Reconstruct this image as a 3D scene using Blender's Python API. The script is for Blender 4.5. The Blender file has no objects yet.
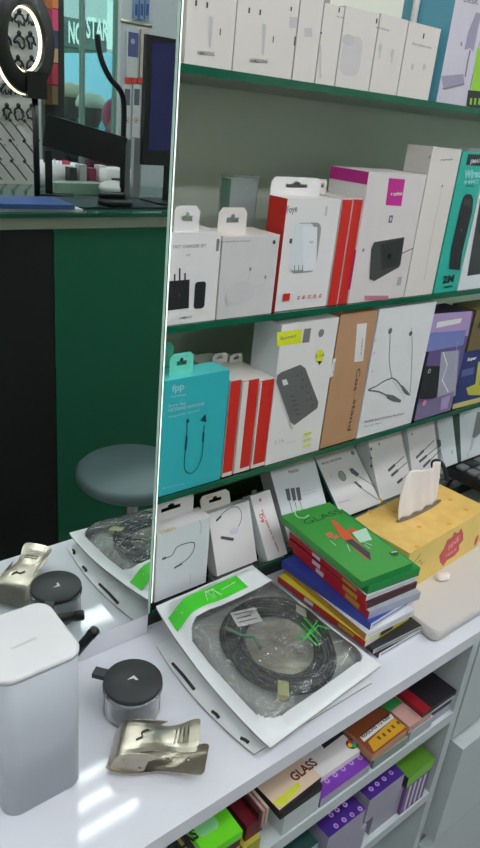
import bpy, math, random
from mathutils import Vector, Matrix, noise
random.seed(7)
S = bpy.context.scene
COL = S.collection
# ---------------------------------------------------------------- camera
CAM = Vector((-0.42735848, -0.63974, 0.6725064)); FPX = 689.4385
MR = Matrix(((0.7785859369557261, 0.18718258192159037, 0.5989713013157987),
             (-0.6204631755962968, 0.3725384777858871, 0.6901018260357907),
             (0.09396481524343592, 0.9089432125243806, -0.4061931189743687)))
def ray(px, py): return MR @ Vector((px-240, -(py-424), FPX))
def at(px, py, ax, v):
    """point of the place seen in direction (px,py) on the plane axis=v"""
    r = ray(px, py); t = (v-CAM[ax])/r[ax]; return CAM+r*t
cd = bpy.data.cameras.new('camera'); cam = bpy.data.objects.new('camera', cd); COL.objects.link(cam)
cd.sensor_fit = 'VERTICAL'; cd.sensor_height = 24; cd.lens = FPX/848*24; cd.clip_start = .02; cd.clip_end = 200
R = Matrix((MR.col[0], MR.col[1], -MR.col[2])).transposed()
cam.matrix_world = Matrix.Translation(CAM) @ R.to_4x4()
S.camera = cam
S.view_settings.view_transform = 'Standard'; S.view_settings.look = 'None'
S.view_settings.gamma = 1; S.view_settings.use_curve_mapping = False
S.view_settings.exposure = 0.0
# ---------------------------------------------------------------- materials
def lin(c):
    return tuple(((v/255)/12.92 if v/255 <= .04045 else ((v/255+.055)/1.055)**2.4) for v in c)
MATS = {}
def mat(name, rgb, rough=.45, metal=0., spec=.5, var=.05, scale=40., bump=0., emit=None, strength=1.):
    if name in MATS: return MATS[name]
    m = bpy.data.materials.new(name); m.use_nodes = True; nt = m.node_tree; b = nt.nodes['Principled BSDF']
    c = lin(rgb)
    tc = nt.nodes.new('ShaderNodeTexCoord'); nz = nt.nodes.new('ShaderNodeTexNoise'); nz.inputs['Scale'].default_value = scale
    nt.links.new(tc.outputs['Object'], nz.inputs['Vector'])
    mx = nt.nodes.new('ShaderNodeMix'); mx.data_type = 'RGBA'
    mx.inputs['A'].default_value = (*[v*(1-var) for v in c], 1); mx.inputs['B'].default_value = (*[min(1, v*(1+var)) for v in c], 1)
    nt.links.new(nz.outputs['Fac'], mx.inputs['Factor']); nt.links.new(mx.outputs['Result'], b.inputs['Base Color'])
    b.inputs['Roughness'].default_value = rough; b.inputs['Metallic'].default_value = metal
    b.inputs['Specular IOR Level'].default_value = spec
    if bump:
        bp = nt.nodes.new('ShaderNodeBump'); bp.inputs['Strength'].default_value = bump; bp.inputs['Distance'].default_value = .003
        nt.links.new(nz.outputs['Fac'], bp.inputs['Height']); nt.links.new(bp.outputs['Normal'], b.inputs['Normal'])
    if emit:
        b.inputs['Emission Color'].default_value = (*lin(emit), 1); b.inputs['Emission Strength'].default_value = strength
    MATS[name] = m; return m
def clear(name, tint, refl=.12, rough=.03, bump=0., scale=60., haze=0., hazec=(230, 235, 235)):
    """thin clear plastic or glass: lets light straight through, reflects by fresnel"""
    if name in MATS: return MATS[name]
    m = bpy.data.materials.new(name); m.use_nodes = True; nt = m.node_tree; nt.nodes.clear()
    out = nt.nodes.new('ShaderNodeOutputMaterial'); tr = nt.nodes.new('ShaderNodeBsdfTransparent'); tr.inputs[0].default_value = (*lin(tint), 1)
    gl = nt.nodes.new('ShaderNodeBsdfGlossy'); gl.inputs['Roughness'].default_value = rough
    fr = nt.nodes.new('ShaderNodeFresnel'); fr.inputs['IOR'].default_value = 1.5
    ad = nt.nodes.new('ShaderNodeMath'); ad.operation = 'ADD'; ad.inputs[1].default_value = refl; ad.use_clamp = True
    nt.links.new(fr.outputs[0], ad.inputs[0])
    df = nt.nodes.new('ShaderNodeBsdfDiffuse'); df.inputs[0].default_value = (*lin(hazec), 1)
    m0 = nt.nodes.new('ShaderNodeMixShader'); m0.inputs[0].default_value = haze
    nt.links.new(tr.outputs[0], m0.inputs[1]); nt.links.new(df.outputs[0], m0.inputs[2])
    mx = nt.nodes.new('ShaderNodeMixShader'); nt.links.new(ad.outputs[0], mx.inputs[0])
    nt.links.new(m0.outputs[0], mx.inputs[1]); nt.links.new(gl.outputs[0], mx.inputs[2]); nt.links.new(mx.outputs[0], out.inputs[0])
    if bump:
        tc = nt.nodes.new('ShaderNodeTexCoord'); nz = nt.nodes.new('ShaderNodeTexNoise'); nz.inputs['Scale'].default_value = scale
        nz.inputs['Detail'].default_value = 3; nz.inputs['Distortion'].default_value = 1.2
        nt.links.new(tc.outputs['Object'], nz.inputs['Vector'])
        bp = nt.nodes.new('ShaderNodeBump'); bp.inputs['Strength'].default_value = bump; bp.inputs['Distance'].default_value = .01
        nt.links.new(nz.outputs['Fac'], bp.inputs['Height'])
        nt.links.new(bp.outputs['Normal'], gl.inputs['Normal']); nt.links.new(bp.outputs['Normal'], fr.inputs['Normal'])
    MATS[name] = m; return m
_c = {}
def C(r, g, b, rough=.45):
    k = (r, g, b, rough)
    if k not in _c: _c[k] = mat('print_%d_%d_%d_%d' % (r, g, b, rough*100), (r, g, b), rough)
    return _c[k]
WHT = mat('white_card', (226, 222, 219), .42, var=.02)
WARM = mat('warm_white_card', (222, 214, 206), .42, var=.02)
COOL = mat('cool_white_card', (216, 221, 222), .42, var=.02)
INK = mat('black_ink', (38, 38, 40), .4)
GREYI = mat('grey_ink', (128, 126, 126), .45)
PALE = mat('pale_grey_ink', (196, 191, 190), .45)
RED = mat('red_card', (205, 42, 34), .38)
TEAL = mat('teal_card', (52, 178, 184), .38, var=.03)
MINT = mat('mint_card', (120, 214, 190), .4)
MAG = mat('magenta_card', (196, 40, 140), .4)
LAM = mat('white_laminate', (226, 226, 232), .05, var=.015, scale=8)
LAM2 = mat('cabinet_laminate', (196, 204, 203), .35, var=.03, scale=8)
BLK = mat('black_plastic', (17, 17, 19), .35)
DGREY = mat('dark_grey_plastic', (62, 63, 66), .4)
WPL = mat('white_plastic', (228, 226, 225), .35, var=.01)
STEEL = mat('nickel_steel', (176, 168, 152), .28, metal=.95, var=.18, scale=90, bump=.05)
GEDGE = mat('green_glass_edge', (22, 92, 66), .15, var=.15, scale=15)
GTOP = clear('green_glass', (232, 246, 239), .0, .02)
FILM = clear('crinkled_film', (246, 248, 247), .06, .10, bump=.9, scale=30., haze=.04)
WRAP = clear('shrink_wrap', (246, 252, 249), .02, .15, bump=.4, scale=60, haze=.22, hazec=(235, 242, 238))
JARP = clear('clear_jar_plastic', (225, 228, 230), .06, .06, haze=.28, hazec=(215, 218, 222))
# ---------------------------------------------------------------- mesh builder
class MB:
    def __init__(s): s.v = []; s.f = []; s.m = []; s.sm = []; s.mats = []
    def mi(s, m):
        if m not in s.mats: s.mats.append(m)
        return s.mats.index(m)
    def add(s, vs, fs, m, smooth=False):
        o = len(s.v); s.v += [tuple(p) for p in vs]
        for f in fs: s.f.append([o+i for i in f]); s.m.append(s.mi(m)); s.sm.append(smooth)
        return s
    def box(s, a, b, m, T=None):
        x0, y0, z0 = a; x1, y1, z1 = b
        vs = [Vector(p) for p in [(x0,y0,z0),(x1,y0,z0),(x1,y1,z0),(x0,y1,z0),(x0,y0,z1),(x1,y0,z1),(x1,y1,z1),(x0,y1,z1)]]
        if T: vs = [T @ p for p in vs]
        return s.add(vs, [(0,3,2,1),(4,5,6,7),(0,1,5,4),(1,2,6,5),(2,3,7,6),(3,0,4,7)], m)
    def facebox(s, a, b, ms, T=None):
        """box with its own material on each side; ms keys front,back,left,right,top,bottom,all"""
        x0, y0, z0 = a; x1, y1, z1 = b
        vs = [Vector(p) for p in [(x0,y0,z0),(x1,y0,z0),(x1,y1,z0),(x0,y1,z0),(x0,y0,z1),(x1,y0,z1),(x1,y1,z1),(x0,y1,z1)]]
        if T: vs = [T @ p for p in vs]
        for k, f in zip(('bottom','top','front','right','back','left'), [(0,3,2,1),(4,5,6,7),(0,1,5,4),(1,2,6,5),(2,3,7,6),(3,0,4,7)]):
            s.add([vs[i] for i in f], [(0,1,2,3)], ms.get(k, ms['all']))
        return s
    def prism(s, pts, z0, z1, m, T=None, smooth=False):
        n = len(pts); vs = [Vector((p[0],p[1],z0)) for p in pts]+[Vector((p[0],p[1],z1)) for p in pts]
        if T: vs = [T @ p for p in vs]
        fs = [list(range(n))[::-1], list(range(n,2*n))]
        s.add(vs, fs, m); o = len(s.v)-2*n
        for i in range(n):
            j = (i+1) % n; s.f.append([o+i,o+j,o+n+j,o+n+i]); s.m.append(s.mi(m)); s.sm.append(smooth)
        return s
    def lathe(s, prof, c, m, n=40, ax='z', smooth=True, T=None):
        vs = []; fs = []
        for (r, z) in prof:
            for k in range(n):
                a = 2*math.pi*k/n; vs.append(Vector((r*math.cos(a), r*math.sin(a), z)))
        for i in range(len(prof)-1):
            for k in range(n):
                j = (k+1) % n; fs.append((i*n+k, i*n+j, (i+1)*n+j, (i+1)*n+k))
        closed = prof[0] == prof[-1]
        if prof[0][0] > 1e-6 and not closed: fs.append(tuple(range(n))[::-1])
        if prof[-1][0] > 1e-6 and not closed: fs.append(tuple(range((len(prof)-1)*n, len(prof)*n)))
        q = {'z': Matrix.Identity(4), 'x': Matrix.Rotation(math.pi/2, 4, 'Y'), 'y': Matrix.Rotation(-math.pi/2, 4, 'X')}[ax]
        TT = Matrix.Translation(Vector(c)) @ (T or Matrix.Identity(4)) @ q
        return s.add([TT @ v for v in vs], fs, m, smooth)
    def tube(s, pts, r, m, n=8, closed=False, cap=True):
        pts = [Vector(p) for p in pts]; N = len(pts); vs = []; fs = []
        rr = r if isinstance(r, (list, tuple)) else [r]*N
        t0 = (pts[1]-pts[0]).normalized(); up = t0.orthogonal().normalized()
        for i, p in enumerate(pts):
            if closed: t = (pts[(i+1) % N]-pts[i-1])
            else: t = pts[min(i+1, N-1)]-pts[max(i-1, 0)]
            if t.length < 1e-9: t = t0
            t.normalize(); up = (up-t*up.dot(t));
            if up.length < 1e-6: up = t.orthogonal()
            up.normalize(); w = t.cross(up)
            for k in range(n):
                a = 2*math.pi*k/n; vs.append(p+(up*math.cos(a)+w*math.sin(a))*rr[i])
        for i in range(N if closed else N-1):
            j = (i+1) % N
            for k in range(n):
                l = (k+1) % n; fs.append((i*n+k, i*n+l, j*n+l, j*n+k))
        if cap and not closed: fs += [tuple(range(n))[::-1], tuple(range((N-1)*n, N*n))]
        return s.add(vs, fs, m, True)
    def sphere(s, c, r, m, n=16, sc=(1,1,1)):
        prof = [(r*math.sin(math.pi*i/n)*1., -r*math.cos(math.pi*i/n)) for i in range(n+1)]
        T = Matrix.Diagonal((*sc, 1))
        return s.lathe(prof, c, m, 2*n, T=T)
    def rbox(s, a, b, r, m, T=None, n=5):
        """box rounded about the vertical"""
        return s.prism(rrect(a[0], a[1], b[0], b[1], r, n), a[2], b[2], m, T, True)
    def build(s, name, parent=None, origin=None):
        me = bpy.data.meshes.new(name); o = bpy.data.objects.new(name, me); COL.objects.link(o)
        og = Vector(origin) if origin is not None else Vector((0,0,0))
        me.from_pydata([tuple(Vector(v)-og) for v in s.v], [], s.f)
        for mm in s.mats: me.materials.append(mm)
        me.polygons.foreach_set('material_index', s.m); me.polygons.foreach_set('use_smooth', s.sm); me.update()
        o.location = og
        if parent is not None: o.parent = parent; o.location = og
        return o
def rrect(x0, y0, x1, y1, r, n=5):
    p = []
    for cx, cy, a0 in ((x1-r,y0+r,-90),(x1-r,y1-r,0),(x0+r,y1-r,90),(x0+r,y0+r,180)):
        for i in range(n+1):
            a = math.radians(a0+90*i/n); p.append((cx+r*math.cos(a), cy+r*math.sin(a)))
    return p
def tag(o, label, cat, group=None, kind=None):
    if label: o['label'] = label
    if cat: o['category'] = cat
    if group: o['group'] = group
    if kind: o['kind'] = kind
    return o
def struct(name, mb, origin=None):
    o = mb.build(name, None, origin); o['kind'] = 'structure'; return o
def empty(name, T, label, cat, group=None):
    o = bpy.data.objects.new(name, None); COL.objects.link(o); o.empty_display_size = .02
    o.matrix_world = T if isinstance(T, Matrix) else Matrix.Translation(Vector(T))
    return tag(o, label, cat, group)
_tx = {}
def text_mesh(st, bold=0.0):
    k = (st, bold)
    if k in _tx: return _tx[k]
    cu = bpy.data.curves.new('t', 'FONT'); cu.body = st; cu.size = 1; cu.resolution_u = 3; cu.offset = bold
    o = bpy.data.objects.new('t', cu); COL.objects.link(o)
    bpy.context.view_layer.update()
    dg = bpy.context.evaluated_depsgraph_get(); e = o.evaluated_get(dg); me = e.to_mesh()
    r = ([tuple(v.co) for v in me.vertices], [tuple(p.vertices) for p in me.polygons])
    e.to_mesh_clear(); bpy.data.objects.remove(o); bpy.data.curves.remove(cu)
    _tx[k] = r; return r
# ---------------------------------------------------------------- flat print on a face of a thing
class Art:
    """prints on one face; T maps (u, v, w) = (right, up, outwards) of the face to the thing's own space;
       world = the thing's matrix, so that places can be read off the photograph"""
    def __init__(s, world, T):
        s.W = world; s.T = T; s.WT = world @ T; s.inv = s.WT.inverted(); s.mb = MB(); s.k = 0
    def p(s, px, py):
        o = s.inv @ CAM; d = (s.inv.to_3x3()) @ ray(px, py); t = -o.z/d.z; q = o+d*t; return (q.x, q.y)
    def _w(s): s.k += 1; return .00025+.00006*s.k
    def uv(s, pts, m):
        w = s._w(); s.mb.add([s.T @ Vector((a, b, w)) for a, b in pts], [tuple(range(len(pts)))], m); return s
    def poly(s, pts, m): return s.uv([s.p(*q) for q in pts], m)
    def rect(s, x0, y0, x1, y1, m): return s.poly([(x0,y1),(x1,y1),(x1,y0),(x0,y0)], m)
    def face(s, px, py, w, h, m, r=0):
        """upright rectangle on the face centred at photo point, w x h metres"""
        c = s.p(px, py)
        if r: return s.uv([(c[0]+a, c[1]+b) for a, b in rrect(-w/2,-h/2,w/2,h/2,r)], m)
        return s.uv([(c[0]-w/2,c[1]-h/2),(c[0]+w/2,c[1]-h/2),(c[0]+w/2,c[1]+h/2),(c[0]-w/2,c[1]+h/2)], m)
    def ell(s, px, py, w, h, m, n=20):
        c = s.p(px, py)
        return s.uv([(c[0]+w/2*math.cos(6.2832*i/n), c[1]+h/2*math.sin(6.2832*i/n)) for i in range(n)], m)
    def line(s, pts, wd, m, px=True, closed=False):
        q = [Vector(s.p(*a)) if px else Vector(a) for a in pts]; w = s._w(); N = len(q)
        if closed: q.append(q[0]); N += 1
        L = []; Rr = []
        for i in range(N):
            t = (q[min(i+1,N-1)]-q[max(i-1,0)])
            if t.length < 1e-9: t = Vector((1,0))
            t.normalize(); nn = Vector((-t.y, t.x))*wd/2; L.append(q[i]+nn); Rr.append(q[i]-nn)
        vs = [s.T @ Vector((a.x, a.y, w)) for a in L+Rr]
        s.mb.add(vs, [(i, N+i, N+i+1, i+1) for i in range(N-1)], m); return s
    def curve(s, pts, wd, m, closed=False):
        return s.line(smooth([s.p(*a) for a in pts], closed), wd, m, px=False)
    def text(s, st, px, py, h, m, rot=0, align='l', bold=0., sx=1.):
        vs, fs = text_mesh(st, bold)
        if not vs: return s
        c = s.p(px, py); W = max(v[0] for v in vs); k = h/.7; a = math.radians(rot); w = s._w(); out = []
        off = {'l':0,'c':W/2,'r':W}[align]
        for x, y, z in vs:
            X = (x-off)*k*sx; Y = y*k
            out.append(s.T @ Vector((c[0]+X*math.cos(a)-Y*math.sin(a), c[1]+X*math.sin(a)+Y*math.cos(a), w)))
        s.mb.add(out, fs, m); return s
    def fit_text(s, st, px0, py0, px1, py1, h, m, bold=0.):
        """text running from one photo point to another"""
        vs, fs = text_mesh(st, bold); a = Vector(s.p(px0, py0)); b = Vector(s.p(px1, py1)); d = b-a
        W = max(v[0] for v in vs); k = h/.7; sx = d.length/(W*k)
        return s.text(st, px0, py0, h, m, math.degrees(math.atan2(d.y, d.x)), 'l', bold, sx)
    def done(s, parent, name='front_print', label=None):
        if not s.mb.v: return None
        o = s.mb.build(name, parent)
        if label: o['label'] = label
        return o
def smooth(pts, closed=False, n=6):
    P = [Vector(p) for p in pts]; N = len(P); out = []
    g = (lambda i: P[i % N]) if closed else (lambda i: P[max(0, min(N-1, i))])
    for i in range(N if closed else N-1):
        a, b, c, d = g(i-1), g(i), g(i+1), g(i+2)
        for k in range(n):
            t = k/n; out.append(.5*((2*b)+(c-a)*t+(2*a-5*b+4*c-d)*t*t+(3*b-a-3*c+d)*t**3))
    if not closed: out.append(P[-1])
    return out
# ---------------------------------------------------------------- a printed carton
class Carton:
    def __init__(s, name, label, org, w, d, h, ms, tilt=0., yaw=0., group=None, cat='box'):
        s.w, s.d, s.h = w, d, h
        s.W = Matrix.Translation(Vector(org)) @ Matrix.Rotation(yaw, 4, 'Z') @ Matrix.Rotation(-tilt, 4, 'X')
        s.o = empty(name, s.W, label, cat, group)
        mb = MB(); mb.facebox((0,0,0), (w,d,h), ms if isinstance(ms, dict) else {'all': ms}); 
        e = .0006; mb.box((0.,-.0002,h-.0012),(w,0,h), (ms if isinstance(ms, dict) else {'all': ms})['all'])
        mb.build('carton', s.o)
        s.front = Art(s.W, Matrix(((1,0,0,0),(0,0,-1,0),(0,1,0,0),(0,0,0,1))))
        s.left = Art(s.W, Matrix(((0,0,-1,0),(-1,0,0,0),(0,1,0,0),(0,0,0,1))))     # u runs towards the viewer (-y)
        s.top = Art(s.W, Matrix(((1,0,0,0),(0,1,0,0),(0,0,1,h),(0,0,0,1))))
    def tab(s, x0, x1, y, hh, m=None, slot=None, label=None):
        """cardboard hang tab standing on the top face, with a real slot"""
        m = m or WARM; W = x1-x0; mb = MB(); z = s.h; t = .0007; c = min(.006, W*.15)
        sw = W*.42; sx = x0+(W-sw)/2; s0 = z+hh*.42; s1 = z+hh*.62
        F = Matrix(((1,0,0,0),(0,0,1,y),(0,1,0,0),(0,0,0,1)))
        mb.prism([(x0,z),(x1,z),(x1,s0),(x0,s0)], 0, t, m, F)
        mb.prism([(x0,s0),(sx,s0),(sx,s1),(x0,s1)], 0, t, m, F)
        mb.prism([(sx+sw,s0),(x1,s0),(x1,s1),(sx+sw,s1)], 0, t, m, F)
        b = hh*.1; mid = (x0+x1)/2
        mb.prism([(x0,s1),(mid-W*.07,s1),(mid-W*.07,s1+b),(mid,s1+b*1.6),(mid+W*.07,s1+b),(mid+W*.07,s1),(x1,s1),(x1,z+hh-c),(x1-c,z+hh),(x0+c,z+hh),(x0,z+hh-c)], 0, t, m, F)
        return mb.build('hang_tab', s.o)
    def done(s):
        s.front.done(s.o, 'front_print'); s.left.done(s.o, 'side_print'); s.top.done(s.o, 'top_print'); return s.o
def stand_box(name, label, z, bl, br, top, d, ms, yf=.004, group=None, shrink=.0006, cat='box'):
    a = at(*bl, 1, yf); b = at(*br, 1, yf); h = at(*top, 1, yf).z-z
    return Carton(name, label, (a.x+shrink, yf, z+.0004), b.x-a.x-2*shrink, d, h, ms, group=group, cat=cat)
def lean_box(name, label, e0, e1, br, ybase, z, d, ms, group=None):
    """box leaning back; e0 = top of its left edge, e1 = lower point on that edge, br = any point of the right edge"""
    def err(x):
        A = at(*e0, 0, x); B = at(*e1, 0, x); t = (z-B.z)/(A.z-B.z); return B.y+(A.y-B.y)*t-ybase
    lo, hi = CAM.x+.05, 1.6; n = 400; best = None; px = None
    for i in range(n+1):
        x = lo+(hi-lo)*i/n; e = err(x)
        if px is not None and (e > 0) != (pe > 0) and abs(e-pe) < .5:
            a_, b_ = px, x
            for _ in range(40):
                mm = (a_+b_)/2
                if (err(mm) > 0) == (err(a_) > 0): a_ = mm
                else: b_ = mm
            best = (a_+b_)/2; break
        px, pe = x, e
    if best is None: raise Exception('lean '+label)
    A = at(*e0, 0, best); v = Vector((A.y-ybase, A.z-z)); h = v.length; tilt = math.atan2(v.x, v.y)
    T = Matrix.Translation(Vector((best, ybase, z))) @ Matrix.Rotation(-tilt, 4, 'X')
    inv = T.inverted(); o = inv @ CAM; dd = inv.to_3x3() @ ray(*br); q = o+dd*(-o.y/dd.y)
    print('LEAN', label, round(best,3), 'h', round(h,3), 'tilt', round(math.degrees(tilt)), 'w', round(q.x,3))
    return Carton(name, label, (best, ybase, z), q.x, d, h, ms, tilt=tilt, group=group)
# ================================================================ THE SETTING
ZA, ZB, ZC, ZD = .7148, .444, .2154, .034      # tops of the glass shelves and of the low base
FZ = -.90; CEIL = 1.95
X0, X1, Y0, Y1 = -2.2, 4.2, -2.95, .30
mfloor = mat('grey_floor_tiles', (150, 152, 150), .3, var=.08, scale=3)
mwall = mat('painted_wall', (205, 208, 204), .7, var=.02, scale=5)
mceil = mat('ceiling_paint', (225, 225, 225), .8, var=.02, scale=5)
struct('floor', MB().box((X0,Y0,FZ-.05),(X1,Y1,FZ), mfloor))
struct('ceiling', MB().box((X0,Y0,CEIL),(X1,Y1,CEIL+.05), mceil))
struct('wall_back', MB().box((X0,Y1,FZ),(X1,Y1+.1,CEIL), mwall))
struct('wall_left', MB().box((X0-.1,Y0,FZ),(X0,Y1,CEIL), mwall))
struct('wall_right', MB().box((X1,Y0,FZ),(X1+.1,Y1,CEIL), mwall))
# glazed shop front behind the camera: solid wall with an opening filled by glass
WX0, WX1, WZ0, WZ1 = 1.16, 1.62, -.6, 1.6
fw = MB()
fw.box((X0,Y0-.1,FZ),(WX0,Y0,CEIL), mwall); fw.box((WX1,Y0-.1,FZ),(X1,Y0,CEIL), mwall)
fw.box((WX0,Y0-.1,FZ),(WX1,Y0,WZ0), mwall); fw.box((WX0,Y0-.1,WZ1),(WX1,Y0,CEIL), mwall)
struct('wall_front', fw)
# display alcove behind the mirror plane
mback = mat('grey_green_back_panel', (226, 228, 212), .45, var=.03, scale=3)
struct('trim_1', MB().box((-.02,.236,.0),(1.62,.246,1.25), mback))        # back panel of the alcove
struct('trim_2', MB().box((-.02,.008,.0),(-.004,.236,1.25), mback))      # its left cheek
struct('trim_3', MB().box((1.62,.0,.0),(1.64,.246,1.25), mback))
struct('trim_4', MB().box((-.02,.0,1.25),(1.64,.246,1.27), mback))
mdark = mat('dark_gap_shade', (36, 38, 36), .5)
struct('trim_5', MB().facebox((-.004,.012,.0004),(1.62,.236,.026), {'all': mdark, 'top': mat('lightened_base_top', (176,190,178), .5)}))    # recessed base; front painted as the gap's shade, top lightened to lift it
# low plinth under the mirror
struct('trim_6', MB().box((-1.25,.0,.0004),(-.004,.008,.033), LAM))
# mirror
mmir = bpy.data.materials.new('silvered_mirror'); mmir.use_nodes = True
b = mmir.node_tree.nodes['Principled BSDF']; b.inputs['Base Color'].default_value = (.80,.86,.83,1); b.inputs['Metallic'].default_value = 1; b.inputs['Roughness'].default_value = .0
mr = empty('wall_mirror', (-.6,.0,.034), 'tall frameless mirror panel left of the glass shelves, reflecting the shop', 'mirror')
MB().facebox((-.65,.0,0),(.5955,.006,1.2), {'all': GEDGE, 'front': mmir}).build('mirror_glass', mr)
medge = mat('bright_bevel_edge', (178, 204, 190), .12, var=.02)
MB().box((.5955,-.0004,0),(.5985,.0064,1.2), medge).build('polished_edge', mr)
MB().box((.5985,-.0001,0),(.600,.0064,1.2), GEDGE).build('glass_edge', mr)
# glass shelves
for nm, z, lab in (('glass_shelf', ZA, 'topmost green-edged glass shelf carrying white phone accessory boxes'),
              ('glass_shelf', ZB, 'second green-edged glass shelf under the charger and microphone boxes'),
              ('glass_shelf', ZC, 'third green-edged glass shelf under the teal, red and cardboard boxes'),
              ('glass_shelf', ZD, 'lowest glass shelf just above the counter under the leaning cable boxes')):
    g = empty(nm, (.003,.001,z), lab, 'shelf')
    t = .0085 if z > .1 else .006
    MB().facebox((0,.001,-t),(1.615,.234,0), {'all': GEDGE, 'top': GTOP, 'bottom': GTOP}).build('glass_pane', g)
    mb = MB(); mb.box((0,0,-t),(1.615,.001,0), GEDGE); mb.build('front_edge', g)
# counter
YC = -.263
mb = MB().box((-1.3,YC,-.022),(.60,.012,0), LAM); mb.box((.60,YC,-.022),(1.62,.012,0), LAM); mb.box((-1.3,.012,-.022),(1.62,.24,0), LAM2)
tag(mb.build('worktop'), 'glossy white laminate counter top in front of the mirror and shelves', 'counter')
cab = empty('counter_cabinet', (0,0,FZ), 'white open-fronted shelf cabinet under the counter holding flat screen protector packs', 'cabinet')
def cbox(nm, a, b, m=LAM2, lab=None):
    o = MB().box((a[0],a[1],a[2]-FZ),(b[0],b[1],b[2]-FZ), m).build(nm, cab); return o
cbox('back_panel', (-1.3,.10,FZ+.002), (1.62,.112,-.022))
cbox('side_panel', (-1.3,YC+.002,FZ+.002), (-1.285,.10,-.022))
cbox('divider', (-.42,YC+.002,FZ+.002), (-.405,.10,-.022))
cbox('divider', (.415,YC+.002,FZ+.002), (.432,.10,-.022))
cbox('shelf_board', (-.405,YC+.002,-.187), (.415,.10,-.165))
cbox('shelf_board', (-.405,YC+.002,-.372), (.415,.10,-.352))
cbox('shelf_board', (-.405,YC+.002,-.58), (.415,.10,-.56))
cbox('shelf_board', (-1.285,YC+.002,-.187), (-.42,.10,-.165))
dc = empty('drawer_cabinet', (.434,YC,FZ), 'white drawer unit right of the open shelves with one drawer front standing proud', 'cabinet')
mgap = mat('drawer_gap_shadow', (40, 44, 44), .6)  # dark tone for the shade in the drawer gap, unused
def dbox(nm, a, b, m=LAM2, par=None):
    return MB().box(a, b, m).build(nm, par or dc)
H = -.022-FZ
dbox('carcass', (.0,.02,.002), (1.18,.36,H-.0005))
f1 = dbox('drawer_front', (.0,.0,H-.212), (.45,.018,H-.002))
dw = empty('drawer', (0,0,0), None, None); dw.parent = dc
dbox('drawer_front', (.026,-.012,H-.480), (.45,.014,H-.243), LAM2, dw)
dbox('drawer_box', (.04,.014,H-.46), (.44,.0195,H-.26), LAM2, dw)
f3 = dbox('drawer_front', (.03,.0,.05), (.45,.018,H-.52))
f4 = dbox('drawer_front', (.455,.0,.05), (1.18,.018,H-.002))
# ceiling lights (real lamps of the shop)
mlamp = mat('lamp_diffuser', (255,255,255), .5, emit=(246,250,255), strength=21.)
mlf = mat('lamp_frame', (200,200,200), .5)
LP = [(-1.5,-.9),(.05,-1.105),(1.5,-.9),(2.8,-.9),(-1.1,-2.1),(.6,-2.1),(2.2,-2.1),(3.5,-2.1)]
for i, (x, y) in enumerate(LP):
    c = empty('ceiling_light', (x,y,CEIL-.03), 'triple tube ceiling light over the aisle' if i == 1 else 'slim white ceiling light fitting', 'ceiling light', None if i == 1 else 'slim ceiling light fittings above the shop floor')
    MB().box((-.62,-.15 if i == 1 else -.075,.008),(.62,.15 if i == 1 else .075,.0295), mlf).build('housing', c)
    if i == 1:
        for ty in (-.115,0,.115): MB().rbox((-.6,ty-.011,-.016),(.6,ty+.011,.008), .008, mlamp).build('tube', c)
    else: MB().rbox((-.6,-.06,0),(.6,.06,.008), .01, mlamp).build('diffuser', c)
w = bpy.data.worlds.new('sky'); S.world = w; w.use_nodes = True; nt = w.node_tree
bg = nt.nodes['Background']; sk = nt.nodes.new('ShaderNodeTexSky'); sk.sky_type = 'NISHITA'; sk.sun_disc = False; sk.sun_elevation = math.radians(50); sk.sun_rotation = math.radians(20)
hs = nt.nodes.new('ShaderNodeHueSaturation'); hs.inputs['Saturation'].default_value = .35; nt.links.new(sk.outputs[0], hs.inputs['Color']); nt.links.new(hs.outputs[0], bg.inputs[0]); bg.inputs[1].default_value = .6

mled = mat('led_strip_diffuser', (255,255,255), .5, emit=(250,255,246), strength=.9)
mled2 = mat('added_top_led', (255,255,255), .5, emit=(250,252,240), strength=3.5)  # added lamp out of view, only there to brighten the alcove
for (nm,a,b,lab) in (('added_led_strip',(0.0,.0008,.05),(.0022,.0055,1.2),'thin vertical light strip behind the right edge of the mirror'),('added_led_strip',(.05,.03,1.243),(1.58,.05,1.2495),'added unseen light strip brightening the glass shelf unit from its top, above the frame')):
    if 'thin' in lab: MB().box(a,b,mled).build('light_strip',mr).data.transform(Matrix.Translation(-mr.location)); continue
    o = MB().box(a,b,mled2).build(nm,None,a); tag(o,lab,'light strip')
# ================================================================ TOP SHELF (row A)
def case_box(label, bl, br, txt, dx, gx):
    c = stand_box('phone_case_box', label, ZA, bl, br, (bl[0]+8,-52), .03, {'all': WARM, 'left': WHT}, yf=.006, group=gx)
    f = c.front
    for (x, y) in ((196,3),(207,5)): f.face(x+dx, y+dx*.14, .0022, .005, DGREY)
    f.face(220+dx, 32+dx*.14, .0014, .006, DGREY)
    f.poly([(209+dx,16+dx*.14),(213+dx,17+dx*.14),(210.5+dx,48+dx*.14),(208.5+dx,47+dx*.14)], PALE)
    f.face(203+dx, -25+dx*.14, .03, .02, PALE, .003)
    f.fit_text(txt, 197+dx, 54.5+dx*.14, 214+dx, 56+dx*.14, .0035, GREYI, .02)
    c.done()
GA = None
case_box('blank white phone case box at the mirror end of the top shelf', (183.5,68), (231.5,73), 'KEMEIDONG', 0, GA)
case_box('white phone case box second from the mirror on the top shelf', (231.8,73), (291,82), 'KEMEIDONG', 53, GA)
c = stand_box('earphone_box', 'narrow white earphone box with stacked grey marks, third on the top shelf', ZA, (291.5,82), (314,85), (291,-8), .05, WARM, yf=.006)
c.front.face(291, 9, .002, .004, INK); c.front.rect(289.5,17,297,28, PALE); c.front.face(294.5, 41, .002, .009, DGREY); c.done()
c = stand_box('earphone_box', 'white earphone box with a tiny mark beside the narrow box on the top shelf', ZA, (314.4,85), (334,88), (321,2), .05, WARM, yf=.006)
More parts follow.
